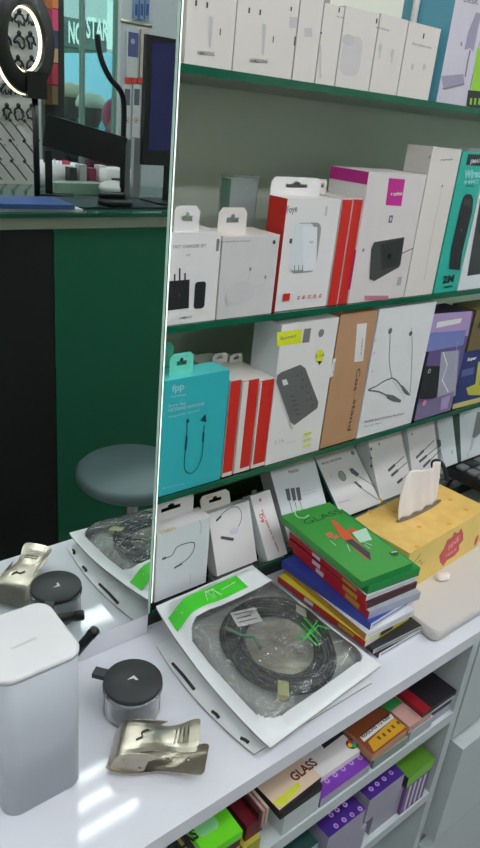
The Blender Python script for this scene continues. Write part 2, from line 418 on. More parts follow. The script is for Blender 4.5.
c.front.rect(304,28,312,37, PALE); c.front.face(321,33,.0025,.002,INK); c.front.rect(319,44,321,78,PALE); c.done()
c = stand_box('earphone_box', 'white box with a faint rounded charging case picture on the top shelf', ZA, (334.4,88), (368,93), (338,4), .05, WARM, yf=.006)
f = c.front; f.face(339,10,.002,.005,INK); f.fit_text('Air mini', 336.5,17.5,344,19,.0025,GREYI)
f.uv([(a,b) for a,b in [(lambda q,o:(q[0]+o[0],q[1]+o[1]))(f.p(351,56),o) for o in rrect(-.017,-.021,.017,.021,.010)]], mat('ghost_picture', (205,199,197), .45)); f.ell(348,40,.02,.012,PALE); c.done()
c = stand_box('earphone_box', 'white box with a faint pair of grey earbuds on the top shelf', ZA, (368.4,93), (396,97), (374,12), .05, WARM, yf=.006)
f = c.front; f.face(376.5,21,.0025,.005,INK); f.fit_text('wireless', 375,28,389,31.5,.003,GREYI)
f.ell(380,48,.006,.010,PALE); f.line([(380,50),(379,58)],.0025,PALE); f.ell(392,53,.006,.010,PALE); f.line([(392,55),(391,63)],.0025,PALE); c.done()
c = stand_box('earphone_box', 'rightmost of the low white earphone boxes on the top shelf', ZA, (396.4,97), (428,101), (404,20), .05, WARM, yf=.006)
f = c.front; f.face(423.5,36,.0025,.006,INK); f.fit_text('Earphones', 412,44.5,431,49,.003,GREYI); f.ell(412,67,.006,.008,PALE); f.ell(424,67,.006,.008,PALE); c.done()
LBLUE = mat('light_blue_card', (96,168,190), .42)
a = at(300,4,1,.08); MB_ = None
c = Carton('accessory_box', 'grey backed box just showing above the narrow white boxes on the top shelf', (a.x-.01,.08,ZA+.0004), .06, .04, .125, mat('grey_card', (158,152,146), .5)); c.done()
LAV = mat('lavender_white_card', (206,200,210), .4)
c = stand_box('desk_lamp_box', 'tall pale box with a blue side and a folding tablet stand picture', ZA, (436,101), (466.5,105), (455,-40), .085, {'all': LAV, 'left': LBLUE}, yf=.006)
t = MB().tube([(0,0,0),(.002,0,.22)], .0045, WHT, 12); o = t.build('charging_cable_tube', None); 
o.location = (c.W.translation.x-.0075,.0635,ZA+.001); tag(o, 'thin white tube standing before the blue side of the tall stand box', 'tube'); o.data.transform(Matrix.Identity(4))
f = c.front; LVG = mat('lavender_grey_ink', (158,150,172), .45)
f.fit_text('DESK', 463,1.5,478,5,.006,GREYI,.02)
f.poly([(476,12),(481,14),(473,52),(470,48),(464,50),(468,32)], LVG)
f.line([(470,50),(467,64),(465,77)], .003, mat('deep_lavender', (120,112,150), .4))
f.poly([(441,76),(463,74),(464,83),(443,88)], LVG); f.poly([(441,88),(443,88),(464,83),(464,85),(444,90)], GREYI); f.face(461,44,.003,.005,GREYI)
for i in range(4): f.face(439.5+i*7, 97+i*1.1, .003, .0025, PALE)
c.done()
c = stand_box('lime_box', 'white and lime green box at the right end of the top shelf', ZA, (467,105), (500,110), (478,-20), .05, WHT, yf=.006)
f = c.front; LIME = mat('lime_ink', (150,205,50), .4)
f.poly([(477,48),(490,48),(486,95),(471,90)], LIME); f.poly([(468,90),(486,92),(484,110),(466,106)], INK)
for i in range(3): f.poly([(470+i*4.2,98),(472+i*4.2,98.3),(471.3+i*4.2,104.8),(469.3+i*4.2,104.5)], LIME)
c.done()
# ================================================================ SECOND SHELF (row B)
c = stand_box('wall_charger_box', 'small white box with a black plug and cable end printed, nearest the mirror', ZB, (165.5,329), (215,320), (219,232), .045, {'all': WHT}, yf=.004)
f = c.front; f.fit_text('FAST CHARGER SET', 172.5,248.5,206,247,.0036,GREYI,.01); f.face(188,255,.006,.002,PALE)
f.poly([(169,281),(189.5,279.5),(188.5,308),(167.5,310.5)], INK)
for x, y0 in ((174.5,274),(179.5,268),(184.8,273)): f.poly([(x-.7,y0),(x+.7,y0),(x+.6,282),(x-.8,282)], INK)
f.ell(179,295,.003,.006,DGREY)
f.uv([(lambda q,o:(q[0]+o[0],q[1]+o[1]))(f.p(199.5,295),o) for o in rrect(-.0078,-.016,.0078,.016,.004)], INK)
f.fit_text('HOMEPLUG', 179,319,191,317.5,.0028,GREYI,.02)
c.tab(.006, .040, .004, .028, WHT); c.done()
c = stand_box('earphone_box', 'white box with faint wired earphones and a fruit-like mark, second on its shelf', ZB, (216,320), (271.5,312), (219,237), .055, {'all': WARM, 'front': mat('soft_grey_card',(208,204,202),.42)}, yf=.004)
f = c.front; f.face(217.5,245,.004,.014,GREYI); f.fit_text('Lightning earphone connector',219,242.5,250,241.5,.0022,GREYI,.01); f.ell(274,242,.0052,.0052,DGREY); f.ell(275.6,241,.002,.002,WHT)
f.curve([(250,270),(246,285),(236,300),(228,305),(226,296),(240,290),(262,285),(266,278)], .001, PALE); f.ell(250,269,.0035,.005,GREYI); f.ell(265,277,.003,.005,GREYI)
f.ell(240,293,.045,.03,mat('ghost_grey',(203,199,198),.45)); f.fit_text('earphone', 236,293,252,291,.002,PALE)
c.tab(.003, .046, .016, .030, WARM); c.done()
a = at(224,255,1,.10)
c = Carton('wrapped_box', 'white shrink-wrapped box with a mint side standing behind the faint earphone box', (a.x+.002,.10,ZB+.0004), .044, .02, .153, {'all': COOL, 'left': MINT}); c.done()
wr = MB().box((-.0015,-.0015,.0),(.0455,.0215,.157), WRAP).build('shrink_wrap', c.o); c.front.line([(.008,.02),(.010,.15)],.001,WHT,px=False)
c = stand_box('travel_charger_box', 'white box with red sides and a rounded window showing a white wall plug', ZB, (274,313), (326,305), (282,199), .034, {'all': WHT, 'left': RED}, yf=.008)
f = c.front; GW = mat('window_recess_grey',(150,150,148),.5)
f.fit_text('Foye', 286,213,297,211.5,.008,GREYI,.02); f.face(326,211,.004,.012,PALE)
f.uv([(lambda q,o:(q[0]+o[0],q[1]+o[1]))(f.p(305.5,248),o) for o in rrect(-.0235,-.032,.0235,.032,.010)], GW)
f.uv([(lambda q,o:(q[0]+o[0],q[1]+o[1]))(f.p(302,247),o) for o in rrect(-.0195,-.0295,.0165,.0295,.008)], COOL)
f.poly([(303,226),(317,227),(316,270),(303,271)], mat('plug_white',(226,228,230),.3)); f.face(290.5,241,.0045,.006,DGREY)
for i in range(3): f.poly([(294+i*4,265),(294.8+i*4,265),(294.6+i*4,272),(293.8+i*4,272)], GREYI)
f.face(311,242,.007,.003,PALE)
f.uv([(lambda q,o:(q[0]+o[0],q[1]+o[1]))(f.p(286,297),o) for o in rrect(-.0062,-.0048,.0062,.0048,.001)], RED)
for i in range(5): f.face(298+i*5.4,297.5-i*.5,.0038,.0045,RED); f.face(298+i*5.4,297.5-i*.5,.0018,.002,WHT)
c.tab(.0, c.w*.92, .033, .022, WHT); c.done()
for (bl,br,tp,lab) in (((327,304),(337,303),(348,199),'red-fronted thin box standing right of the windowed wall plug box'),((337.6,303),(347.5,301.5),(360,199),'second thin red-fronted box, touching the white and magenta box')):
    c = stand_box('slim_charger_box', lab, ZB, bl, br, tp, .10, {'all': WARM, 'front': RED, 'left': WHT}, yf=.008)
    c.front.line([(.0004,.002),(.0004,c.h-.004)], .0006, mat('red_edge_line',(228,120,90),.4), px=False)
    if bl[0] < 330: c.tab(.001, c.w-.001, .05, .018, WARM)
    c.done()
c = stand_box('hub_box', 'large white box with magenta logo square and a black hub device printed', ZB, (348,301.5), (404,294), (362,172), .07, {'all': mat('cream_white_card',(218,210,207),.42), 'left': WHT}, yf=.005)
f = c.front
f.poly([(389,178),(405,179.5),(401,206),(385.5,205)], MAG); f.fit_text('+ orimo', 390,196,402,195,.0052,WHT,.03)
f.face(390.5,219,.008,.010,mat('blue_grey_ink',(96,92,120),.4)); f.face(390.5,219,.004,.005,PALE); f.ell(363,250,.004,.005,GREYI)
HB = mat('hub_black',(72,74,72),.35)
f.poly([(374,242),(404,237),(399,267),(374,281),(369,279),(371,249)], HB); f.poly([(380,244),(404,238),(400,265),(381,270)], mat('hub_inner',(52,53,52),.3)); f.ell(389,256,.009,.008,mat('hub_knob',(30,30,30),.25)); f.line([(400,254),(413,248)], .0014, DGREY)
f.face(399,281,.009,.013,mat('hub_grey_patch',(170,166,162),.5)); f.rect(364,295.5,388,300,mat('pink_reflection',(190,120,140),.45))  # pink strip at the foot is a reflection painted on
c.left.mb.add([c.left.T@Vector((x,y,.0004)) for x,y in ((-.07,c.h-.016),(-.0,c.h-.016),(-.0,c.h),(-.07,c.h))],[(0,1,2,3)],MAG)
c.left.mb.add([c.left.T@Vector((x,y,.0004)) for x,y in ((-.02,.02),(-.0,.02),(-.0,.075),(-.02,.075))],[(0,1,2,3)],MAG)
c.done()
c = stand_box('stylus_box', 'tall narrow white box with a thin dark line of print beside the teal microphone box', ZB, (404.5,294), (432.5,291), (463,150), .045, {'all': WARM}, yf=.004)
f = c.front; f.fit_text('remax', 440,161,453,160,.003,GREYI,.02); f.line([(442,186),(431,240),(424,280)], .0012, PALE); f.face(442,186,.0022,.0035,INK); f.face(429,157,.0016,.004,DGREY); c.done()
c = stand_box('microphone_box', 'teal box with a black handheld microphone and 2M printed', ZB, (433.5,291), (457,288.5), (463,152), .05, {'all': mat('sea_teal_card',(40,176,156),.38)}, yf=.004)
f = c.front
f.poly([(468,154),(484,155),(482,166),(466,165)], INK); f.fit_text('JIMAX', 470,163.5,481,162.5,.0055,WHT,.02)
SKY = mat('pale_aqua_ink',(150,214,216),.4); f.fit_text('Wired', 464,178,480,177,.011,SKY,.05); f.fit_text('MIC', 463.5,184,478,183,.005,SKY,.03); f.line([(466,186),(474,186)],.0012,INK)
f.poly([(463,197),(466,194),(471,194.5),(473,199),(472,211),(462,252),(459.5,270),(448.5,269),(451,248),(459,212)], INK); f.poly([(464,198),(471,199),(470,206),(463,205)], DGREY); f.ell(461,230,.002,.004,GREYI)
f.fit_text('2M', 442,283,453,281.5,.011,INK,.05); f.fit_text('cable', 443,288,452,287,.004,INK,.03); c.done()
c = stand_box('microphone_box', 'white box with a long dark microphone at the right end of its shelf', ZB, (457.6,288.5), (500,284), (482,150), .05, COOL, yf=.004)
f = c.front; f.poly([(480,200),(488,201),(480,274),(467,276)], DGREY); f.poly([(478,234),(482,206),(486,206),(486,236)], INK); c.done()
a = at(437,180,1,.12)
c = Carton('dark_green_pouch', 'dark green packet lying high behind the tall narrow white box', (a.x,.12,ZB+.0004), .05, .04, .175, mat('dark_green_card',(62,98,80),.5)); c.done()
a = at(463,180,1,.09)
c = Carton('mint_box', 'pale mint box standing behind the teal microphone box', (a.x+.004,.09,ZB+.0004), .06, .04, .185, mat('pale_mint_card',(134,200,170),.45)); c.done()
# ================================================================ THIRD SHELF (row C)
c = stand_box('neckband_earphone_box', 'turquoise box with dark neckband earphones at the mirror end of its shelf', ZC, (158.5,497), (220,479), (163,382), .035, {'all': TEAL, 'top': mat('light_aqua_card',(96,212,208),.35)}, yf=.004)
f = c.front; PT = mat('pale_teal_print',(150,206,214),.4); NVY = mat('deep_teal_ink',(18,62,82),.4)
f.fit_text('fpp', 172,392,184,389,.009,PT,.03); f.fit_text('wireless', 170,398,186,395,.0028,PT,.02)
f.fit_text('Sports Bass',168,407,186,404,.004,PT,.03); f.fit_text('NECKBAND EARPHONE',168,412,204,405,.0045,PT,.03); f.fit_text('magnetic sound',168,418,199,411,.003,PT,.01)
f.curve([(187,421),(186.5,434),(185.5,447),(184,462),(185,470),(191,473),(198,466),(202,454),(203,440),(204,425)], .0011, NVY)
f.ell(187.5,421,.0045,.0055,NVY); f.line([(186.4,436),(185.2,450)],.003,NVY); f.line([(203.3,432),(202.6,442)],.0028,NVY); f.poly([(200,420),(205,414),(206,422)],NVY)
f.fit_text('Bluetooth 5.0 series', 162,489,184,484,.003,PT)
c.tab(.015, .050, .014, .027, mat('aqua_tab',(112,214,190),.4)); c.done()
a = at(161,440,1,.041)
c2 = Carton('neckband_earphone_box', 'second turquoise box hidden behind the first, only its hang tab showing', (.0035,.041,ZC+.0004), .058, .035, c.h, {'all': TEAL}); c2.tab(.006,.042,.006,.032,mat('aqua_tab2',(82,196,160),.4)); c2.done()
for i, (x0,x1,lab) in enumerate(((221.5,232,'slim red-fronted box squeezed beside the turquoise box'),(233,249,'slim red and white box, middle of the three red ones'),(250,264,'slim red-fronted box against the power strip box'))):
    y0 = 479-(x0-220)*.27
    c = stand_box('slim_charger_box', lab, ZC, (x0,y0), (x1,y0-3), (x0+9,381), .11, {'all': WARM, 'front': RED, 'left': WHT}, yf=.006)
    if i: c.front.uv([(.0003,.001),(c.w*(.36 if i==1 else .12),.001),(c.w*(.36 if i==1 else .12),c.h-.002),(.0003,c.h-.002)], WARM)
    c.front.uv([(.0003,.0005),(c.w-.0003,.0005),(c.w-.0003,.006),(.0003,.006)], WARM)
    if i: c.tab(.001, c.w-.001, .07, .014, WARM)
    c.done()
c = stand_box('power_strip_box', 'white box with a dark grey power strip and yellow labels', ZC, (264.5,467), (318.5,451), (336,318), .055, {'all': WHT, 'left': COOL}, yf=.004)
f = c.front; YEL = mat('lemon_ink',(222,226,40),.4)
f.poly([(277,332),(302,329.5),(301,343),(277,346.5)], YEL); f.fit_text('Baomeng', 280,340,296,337,.0045,GREYI,.02); f.poly([(304,329),(311,328),(309,342),(302,343)], GREYI)
f.ell(321,333,.011,.012,GREYI); f.ell(319.5,356,.017,.020,YEL); f.fit_text('3.1A', 315,358,324,356,.005,GREYI,.02); f.poly([(317,361),(322,361),(319,365)],INK)
PS = mat('power_strip_grey',(104,103,103),.35); PD = mat('power_strip_dark',(62,62,62),.4)
f.poly([(275.5,378),(279,388),(293,430),(290,428),(277,388)], PALE)
f.poly([(277,375),(281,372),(300,364.5),(305,368),(318,402),(317,408),(294,425),(290,422),(276,382)], PS)
f.poly([(281.5,380),(286,379),(288,384),(283,385.5)], WHT)
for i in range(3): 
    x = 297+i*4.8; y = 375+i*12.5
    f.face(x,y,.0016,.005,PD); f.face(x+4,y-2,.0016,.005,PD); f.face(x+5.4,y+4.5,.005,.0016,PD)
for i in range(5): f.line([(289.5+i*1.3,396.5+i*4.4),(294.5+i*1.3,395.5+i*4.4)],.0013,PD)
for i in range(3): f.line([(303+i*-.5,434+i*6),(311+i*-.5,432+i*6)],.003,YEL)
f.fit_text('3.1A', 273,445,283,442,.007,PALE,.02); f.fit_text('USB port x5', 285,444,295,441,.004,PALE)
c.done()
KRF = mat('kraft_card',(182,140,104),.6,var=.06)
c = stand_box('kraft_box', 'plain brown cardboard box with handwritten lettering down its side', ZC, (319.3,451), (354.5,441), (371,311), .07, KRF, yf=.006)
f = c.front; f.poly([(357,324),(367,323),(363,361),(354,362)], WHT); f.poly([(333,359),(336,358),(333,376),(329,378)], WHT)
f.fit_text('code:A', 362,338,360,356,.003,GREYI,.02); f.fit_text('box 45', 334.3,362,332,374,.0022,GREYI,.02)
f.fit_text('Cos', 357,368,353.5,391,.0085,INK,.0); f.fit_text('stand', 353.5,399,347,431,.0085,INK,.0); c.done()
c = stand_box('neckband_earphone_box', 'tall white box with a grey neckband earphone drawing', ZC, (356,440), (411,423), (369,311), .05, {'all': mat('paper_white',(224,224,224),.4)}, yf=.004)
f = c.front; NB = mat('neckband_grey',(112,110,112),.4)
f.ell(390,331,.009,.010,NB); f.ell(410.5,333.5,.009,.008,NB); f.line([(411.5,328),(411,332)],.001,NB)
f.curve([(390,334),(389.5,345),(389,360),(391.5,378)],.0012,NB); f.curve([(411.5,334),(412,350),(411,375),(410,394)],.001,NB)
f.curve([(391.5,378),(384,381),(376,386),(368,390),(378,391.5),(386,395),(392,399)],.0024,NB); f.curve([(391.5,378),(396,380),(401,386),(405,393),(410,395)],.002,NB)
f.poly([(385,394),(393,395),(401,400),(400,402.5),(393,401.5),(387,398.5)],NB); f.poly([(400,384),(403,386),(409,393),(407,395),(402,390)],NB); f.line([(392,380),(404,397),(402,401)],.0008,PALE)
for y in (340,353,371): f.ell(375-(y-340)*.1,y,.004,.005,mat('lilac_dot',(206,190,206),.4))
f.fit_text('IN-EAR Sport Wireless Neckband', 364,422.5,403,414,.0035,GREYI,.02); f.fit_text('Stereo Bass', 363,427,381,423,.0025,GREYI,.01); c.done()
PUR = mat('violet_print_card',(98,84,132),.35,var=.25,scale=30)
c = stand_box('gaming_headset_box', 'purple glossy box with a pale device picture and blue glow', ZC, (413.5,422), (450.5,411), (474,312), .06, {'all': mat('dark_violet',(58,50,74),.4), 'front': PUR}, yf=.006)
f = c.front; LP_ = mat('pale_violet',(176,150,196),.4); 
f.poly([(431,314),(472,311),(468,336),(430,334)], LP_); f.poly([(428,333),(466,330),(463,345),(426,352)], mat('ice_blue',(120,130,190),.35)); f.poly([(437,322),(462,318),(460,323),(436,328)], WHT)
f.poly([(424,366),(441,366),(436,398),(419,399)], INK); f.poly([(441,352),(459,350),(455,396),(437,399)], mat('chrome_print',(168,168,184),.25)); f.line([(443,352),(447,365),(442,380),(448,392)],.002,WHT); f.line([(457,341),(455,370)],.0014,mat('ice2',(150,170,220),.3))
f.ell(429,371,.007,.008,WHT); f.ell(429,371,.0045,.0055,INK); f.ell(424,403,.012,.012,mat('rose_badge',(214,130,160),.4)); f.fit_text('5.0',421,405,427,403,.005,WHT,.03)
f.poly([(417,404),(454,391),(450,410),(414,421)], mat('grey_violet',(122,114,146),.4)); f.ell(424,403,.011,.011,mat('rose_badge',(214,130,160),.4)); f.poly([(441,398),(450,395),(447,408),(440,410)],LP_); c.done()
c = stand_box('clipper_box', 'dark blue box with yellow and olive tool picture at the right end of its shelf', ZC, (452.5,411), (500,396), (480,310), .05, {'all': mat('olive_brown_card',(112,98,60),.5)}, yf=.008)
f = c.front; NV = mat('navy_print',(36,52,108),.4); f.poly([(464,352),(500,346),(500,400),(452,409)],NV); f.ell(480,325,.014,.014,INK); f.fit_text('Super', 467,361,476,359,.006,WHT,.04); f.poly([(462,370),(474,367),(473,374),(461,377)],mat('dust_blue',(90,100,150),.4))
f.poly([(478,362),(500,356),(500,395),(468,395),(466,388),(475,384)],mat('olive_yellow',(190,190,70),.4)); f.poly([(482,364),(500,360),(500,384),(479,385)],mat('tool_olive',(90,92,60),.4)); f.poly([(453,404),(500,392),(500,397),(452,409)],mat('pale_yellow',(206,200,130),.4)); c.done()
# ================================================================ LOWEST SHELF (row D), boxes leaning back
zd = ZD+.0012
GR = mat('cable_ink',(84,84,88),.4)
c = lean_box('data_cable_box', 'white box with a looped grey cable picture, nearest the mirror on the lowest shelf', (157.2,534), (154.6,598), (206.5,572), .014, zd, .03, {'all': WHT, 'front': COOL})
f = c.front; ORG = mat('faded_orange',(206,176,130),.5)
f.fit_text('CABLE+', 160,534,176,529.5,.005,ORG,.03); f.curve([(165,558),(172,555),(177,547),(187,543),(194,543),(193,551),(187,559),(180,564),(175,567)],.0016,GR); f.line([(162,559),(166,557.5)],.004,GR); f.line([(174,568),(182,563.5)],.003,GR)
f.curve([(199,520),(201,526),(200,534)],.0014,PALE); f.line([(190,574),(190,584)],.0012,PALE)
c.tab(.0, c.w*.86, .026, .030, WHT); c.done()
c = lean_box('data_cable_box', 'white box with a short curled cable, tilted back second from the mirror', (208,514), (216.5,571), (253,530), .016, zd, .022, {'all': WHT, 'left': PALE})
f = c.front; f.fit_text('BASE', 206,499,213,497,.004,ORG,.03); f.curve([(218,519),(223,513),(230,508),(237,507),(241,512),(241,520),(238,527)],.0014,GREYI); f.line([(216,521),(221,516)],.0035,GR); f.poly([(220,537),(222,536),(234,538),(233,541),(221,539)],GR); f.ell(234,531,.018,.01,mat('ghost_lilac',(210,206,218),.4))
c.tab(.001, c.w*.72, .018, .024, WARM); c.done()
c = lean_box('pen_box', 'narrow white box with a column of red print, leaning beside the curled cable box', (250,496), (272,576), (279,523), .005, zd, .022, {'all': WHT, 'left': COOL})
f = c.front; RI = mat('red_ink',(206,74,74),.45)
f.fit_text('D9', 259,514,261,523,.007,RI,.03); f.fit_text('Smart stylus pen for tablets', 261,510,278,552,.004,RI,.02); f.ell(260,500,.006,.006,mat('rose_dot',(210,130,130),.4)); f.face(254,492,.010,.006,DGREY)
c.done()
c = lean_box('charging_cable_box', 'white box with three black plugs hanging side by side', (270,471), (281,512), (320,480), .030, zd, .03, {'all': COOL, 'left': PALE})
f = c.front
f.uv([(lambda q,o:(q[0]+o[0],q[1]+o[1]))(f.p(293.5,471),o) for o in rrect(-.009,-.0035,.009,.0035,.0015)], PALE); f.fit_text('Recoil', 288,473,299,471,.004,GREYI,.02)
for i in range(3):
    x = 285+i*5.2; f.poly([(x,489-i*.6),(x+4,488.4-i*.6),(x+6,500),(x+2.5,501)],GR); f.line([(x+4,500),(x+7,512)],.0012,GR)
f.line([(301,492),(316,488)],.001,PALE); f.line([(302,495),(317,491)],.001,PALE); c.done()
c = lean_box('wireless_charger_box', 'white box with a round grey pad and two dark plugs', (314,456), (335,502), (366,471), .036, zd, .006, {'all': WHT, 'left': mat('petrol_card',(46,104,110),.4)})
f = c.front; f.fit_text('MUSIC RECEIVER', 322,465,342,459,.0042,GREYI,.03); f.ell(352.5,453,.009,.009,mat('slate_dot',(120,130,150),.4)); f.ell(342,476,.018,.021,GREYI); f.ell(342,476,.014,.017,mat('pad_grey',(150,150,150),.4))
f.poly([(349,469),(352,468),(359,474),(357,477),(351,473)],GR); f.line([(358,476),(377,488)],.0015,GR); f.poly([(353,482),(356,481.5),(362,487),(361,489)],GR); f.line([(361,488),(378,500)],.0015,GR); f.face(331,476,.003,.004,PALE)
f.line([(338,503),(350,500)],.002,PALE); c.done()
for (e0,e1,br,lab,k,sh) in (((368,441),(374,470),(406,455),'white box with three slanted audio plugs, left of its twin behind the tissue box',0,0),
                        ((407,428),(411,462),(436,440),'white box with three slanted audio plugs, right of its twin behind the tissue box',1,0)):
    c = lean_box('audio_cable_box', lab, e0, e1, br, .040, zd, .035, {'all': WHT, 'left': COOL})
    f = c.front
    if k == 0:
        for y in (0,9,17): f.face(371,449+y,.004,.005,INK)
        f.ell(379,444,.005,.005,GREYI)
        pts = [((388,471),(404,456)),((391,476),(407,462)),((397,483),(409,473))]
    else:
        f.ell(412,434,.005,.005,GREYI); f.face(411,449,.006,.002,PALE); pts = [((416,458),(434,440)),((419,462),(437,447)),((423,467),(440,450))]
    for (a, b_) in pts:
        m = (a[0]+(b_[0]-a[0])*.42, a[1]+(b_[1]-a[1])*.42); f.line([a,m],.0055,GR); f.line([m,b_],.0018,GR)
    c.done()
c = lean_box('audio_cable_box', 'white box with a single vertical cable right of the twin plug boxes', (437,419), (442,462), (455,440), .048, zd, .02, {'all': COOL})
f = c.front; f.poly([(436.5,440),(440.5,440),(441,446),(438,448)],GR); f.line([(439.5,447),(444,465)],.0014,GR); f.face(452,452,.007,.008,PALE); c.done()
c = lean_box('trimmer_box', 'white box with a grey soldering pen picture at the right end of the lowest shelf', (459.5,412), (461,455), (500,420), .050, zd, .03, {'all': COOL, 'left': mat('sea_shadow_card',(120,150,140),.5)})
f = c.front; f.face(463,417,.004,.003,PALE); f.poly([(477,412),(482,412),(481,432),(475,438),(472,437)],GREYI); f.poly([(472,437),(475,438),(471,451),(469,450)],PALE); f.line([(469,451),(467,456)],.0012,GREYI); c.done()
# ================================================================ ON THE COUNTER
def quadgrid(c00, c10, c11, c01, n, m_, zf, bow=.010):
    """sheet over four corners; s runs c00->c10, t runs c00->c01"""
    c00, c10, c11, c01 = [Vector(c) for c in (c00, c10, c11, c01)]
    def P(s, t):
        p = (c00*(1-s)+c10*s)*(1-t)+(c01*(1-s)+c11*s)*t
        if bow: p.x -= bow*math.sin(math.pi*t)**.8*max(0,1-1.6*s)
        return Vector((p.x, p.y, p.z+zf(s, t)))
    return P
# --- bags with cables
def bag_zone(s, t):
    if .065 < s < .965 and .065 < t < .745:
        # rounded corners of the clear window
        dx = min(s-.065, .965-s)/.12; dy = min(t-.065, .745-t)/.10
        if dx < 1 and dy < 1 and (1-dx)**2+(1-dy)**2 > 1: return 'w'
        return 'c'
    return 'w'
def bag(name, label, cor, lift, bulge, seed, group=None):
    o = empty(name, (cor[0][0], cor[0][1], lift), label, 'bag', group)
    inv = Matrix.Translation(-Vector((cor[0][0], cor[0][1], lift)))
    def zf(s, t):
        e = min(1, min(s, 1-s)/.16)*min(1, min(t, 1-t)/.13); e = e*e*(3-2*e)
        wv = noise.noise(Vector((s*5, t*6, seed)))*.0022+noise.noise(Vector((s*14, t*15, seed+3)))*.0009
        return .0035+bulge*e+wv*(.3+e)
    P = quadgrid(*cor, 0, 0, zf); n, m_ = 110, 140
    parts = {'w': MB(), 'c': MB()}; idx = {'w': {}, 'c': {}}
    for i in range(n):
        for j in range(m_):
            k = bag_zone((i+.5)/n, (j+.5)/m_) if seed < 5 else 'w'; mb = parts[k]; f = []
            for a, b_ in ((i,j),(i+1,j),(i+1,j+1),(i,j+1)):
                if (a,b_) not in idx[k]:
                    idx[k][(a,b_)] = len(mb.v); mb.v.append(tuple(inv @ P(a/n, b_/m_)))
                f.append(idx[k][(a,b_)])
            mt = FILM if k == 'c' else mat('white_pouch_plastic', (226,228,227), .3, var=.03, scale=50, bump=.25)
            mb.f.append(f); mb.m.append(mb.mi(mt)); mb.sm.append(True)
    parts['w'].build('white_border', o)
    if seed < 5: parts['c'].build('clear_window', o)
    # silvery back sheet
    bs = MB(); v = []; fs = []
    Q = quadgrid(*cor, 0, 0, lambda s, t: .0006+.0008*noise.noise(Vector((s*9, t*9, seed+8))))
    for i in range(21):
        for j in range(21): v.append(inv @ Q(i/20, j/20))
    for i in range(20):
        for j in range(20): fs.append((i*21+j, (i+1)*21+j, (i+1)*21+j+1, i*21+j+1))
    bs.add(v, fs, mat('silver_back_sheet', (196,196,192), .22, metal=.35, var=.12, scale=25, bump=.6), True)
    bs.build('back_sheet', o)
    return o, P, inv
bz = .013
cr = [at(270,750,2,bz+.003), at(381,667,2,bz+.003), at(252,565,1,-.006), at(156,606,1,-.006)]
for c_ in cr[2:]: c_.z -= .0035
o, P, inv = bag('cable_bag', 'clear fronted white pouch with green stripe holding a coiled black cable', cr, bz, .024, 1.7)
# green stripe and hanging hole on the header
def patch(P, inv, s0, s1, t0, t1, m, up=.0006, n=16, k=4, skew=0.):
    mb = MB(); v = []; fs = []
    for i in range(n+1):
        for j in range(k+1):
            s = s0+(s1-s0)*i/n; t = t0+(t1-t0)*j/k+skew*(s-s0); q = P(s, t); v.append(inv @ Vector((q.x, q.y, q.z+up)))
    for i in range(n):
        for j in range(k): fs.append((i*(k+1)+j, (i+1)*(k+1)+j, (i+1)*(k+1)+j+1, i*(k+1)+j+1))
    return mb.add(v, fs, m, True)
GRN = mat('vivid_green_print', (72,206,50), .35)
g1 = patch(P, inv, .03, .66, .775, .885, GRN, .0012).build('green_stripe', o); g1['label'] = 'vivid green stripe'
def squiggle(P, inv, pts, r, m, up=.0018):
    mb = MB(); q = [P(s, t) for s, t in pts]; mb.tube([inv @ Vector((a.x, a.y, a.z+up)) for a in q], r, m, 5); return mb
lg = MB()
for pts in ([(.10,.825),(.60,.84)], [(.30,.80),(.34,.865),(.37,.80),(.40,.865),(.43,.805)], [(.33,.855),(.42,.86)]):
    q = squiggle(P, inv, pts, .0007, WHT); lg.add(q.v, q.f, WHT, True)
lg.build('stripe_emblem', o)
hh = patch(P, inv, .38, .56, .945, .962, INK, .0012).build('hang_slot', o)
em = MB()
GR2 = mat('green_emblem_ink', (60,190,70), .35)
for pts in ([(.60,.30),(.83,.36)], [(.66,.24),(.68,.37)], [(.70,.25),(.72,.40)], [(.745,.27),(.77,.42)], [(.60,.36),(.64,.31),(.80,.33),(.84,.28)]):
    q = squiggle(P, inv, pts, .0010, GR2); em.add(q.v, q.f, GR2, True)
em.build('green_emblem', o)
# cable coil inside the pouch
cc = at(278,650,2,.026); ck = MB(); CBL = mat('black_cable_jacket', (34,38,38), .3, var=.1)
slope = (cr[2].z-cr[1].z)/(cr[2].y-cr[1].y); T0 = Vector((cc.x, cc.y, cr[1].z+slope*(cc.y-cr[1].y)+.0055)); rnd = random.Random(3)
for L in range(11):
    R0 = .072-.0046*(L % 6)+rnd.uniform(-.001,.001); ph = rnd.uniform(0,6); pts = []
    ox, oy = rnd.uniform(-.0025,.0025), rnd.uniform(-.0025,.0025)
    for k in range(56):
        a = 6.2832*k/56; rr = R0*(1+.035*math.sin(2*a+ph))
        pts.append((rr*math.cos(a)*1.0+ox, rr*math.sin(a)*1.08+oy, .0005+(L//6)*.0052+.001*math.sin(3*a+ph)))
    ck.tube(pts, .0031, CBL, 8, closed=True)
cab_o = empty('coiled_cable', tuple(T0), 'thick black cable coiled inside the clear pouch', 'cable')
cab_o.rotation_euler = (math.atan(slope),0,0)
ck.build('cable_loops', cab_o)
T = Matrix.Translation(Vector((-.018,.052,.0125))) @ Matrix.Rotation(math.radians(-12),4,'Z')
lb = MB().box((-.019,-.013,0),(.019,.013,.0006), WHT, T); lb_ = lb.build('paper_tag', cab_o)
tg = MB()
for i in range(3):
    tg.box((-.015,.007-i*.007,.0007),(.013-(i%2)*.006,.0085-i*.007,.0009), DGREY, T)
tg.build('tag_print', lb_)
tie = MB(); GT = mat('green_wire_tie', (70,150,110), .4)
tie.tube([(-.055,.052,.012),(-.045,.030,.013),(-.030,.020,.012),(-.034,.002,.010)], .0022, GT, 6); tie.build('wire_tie', cab_o)
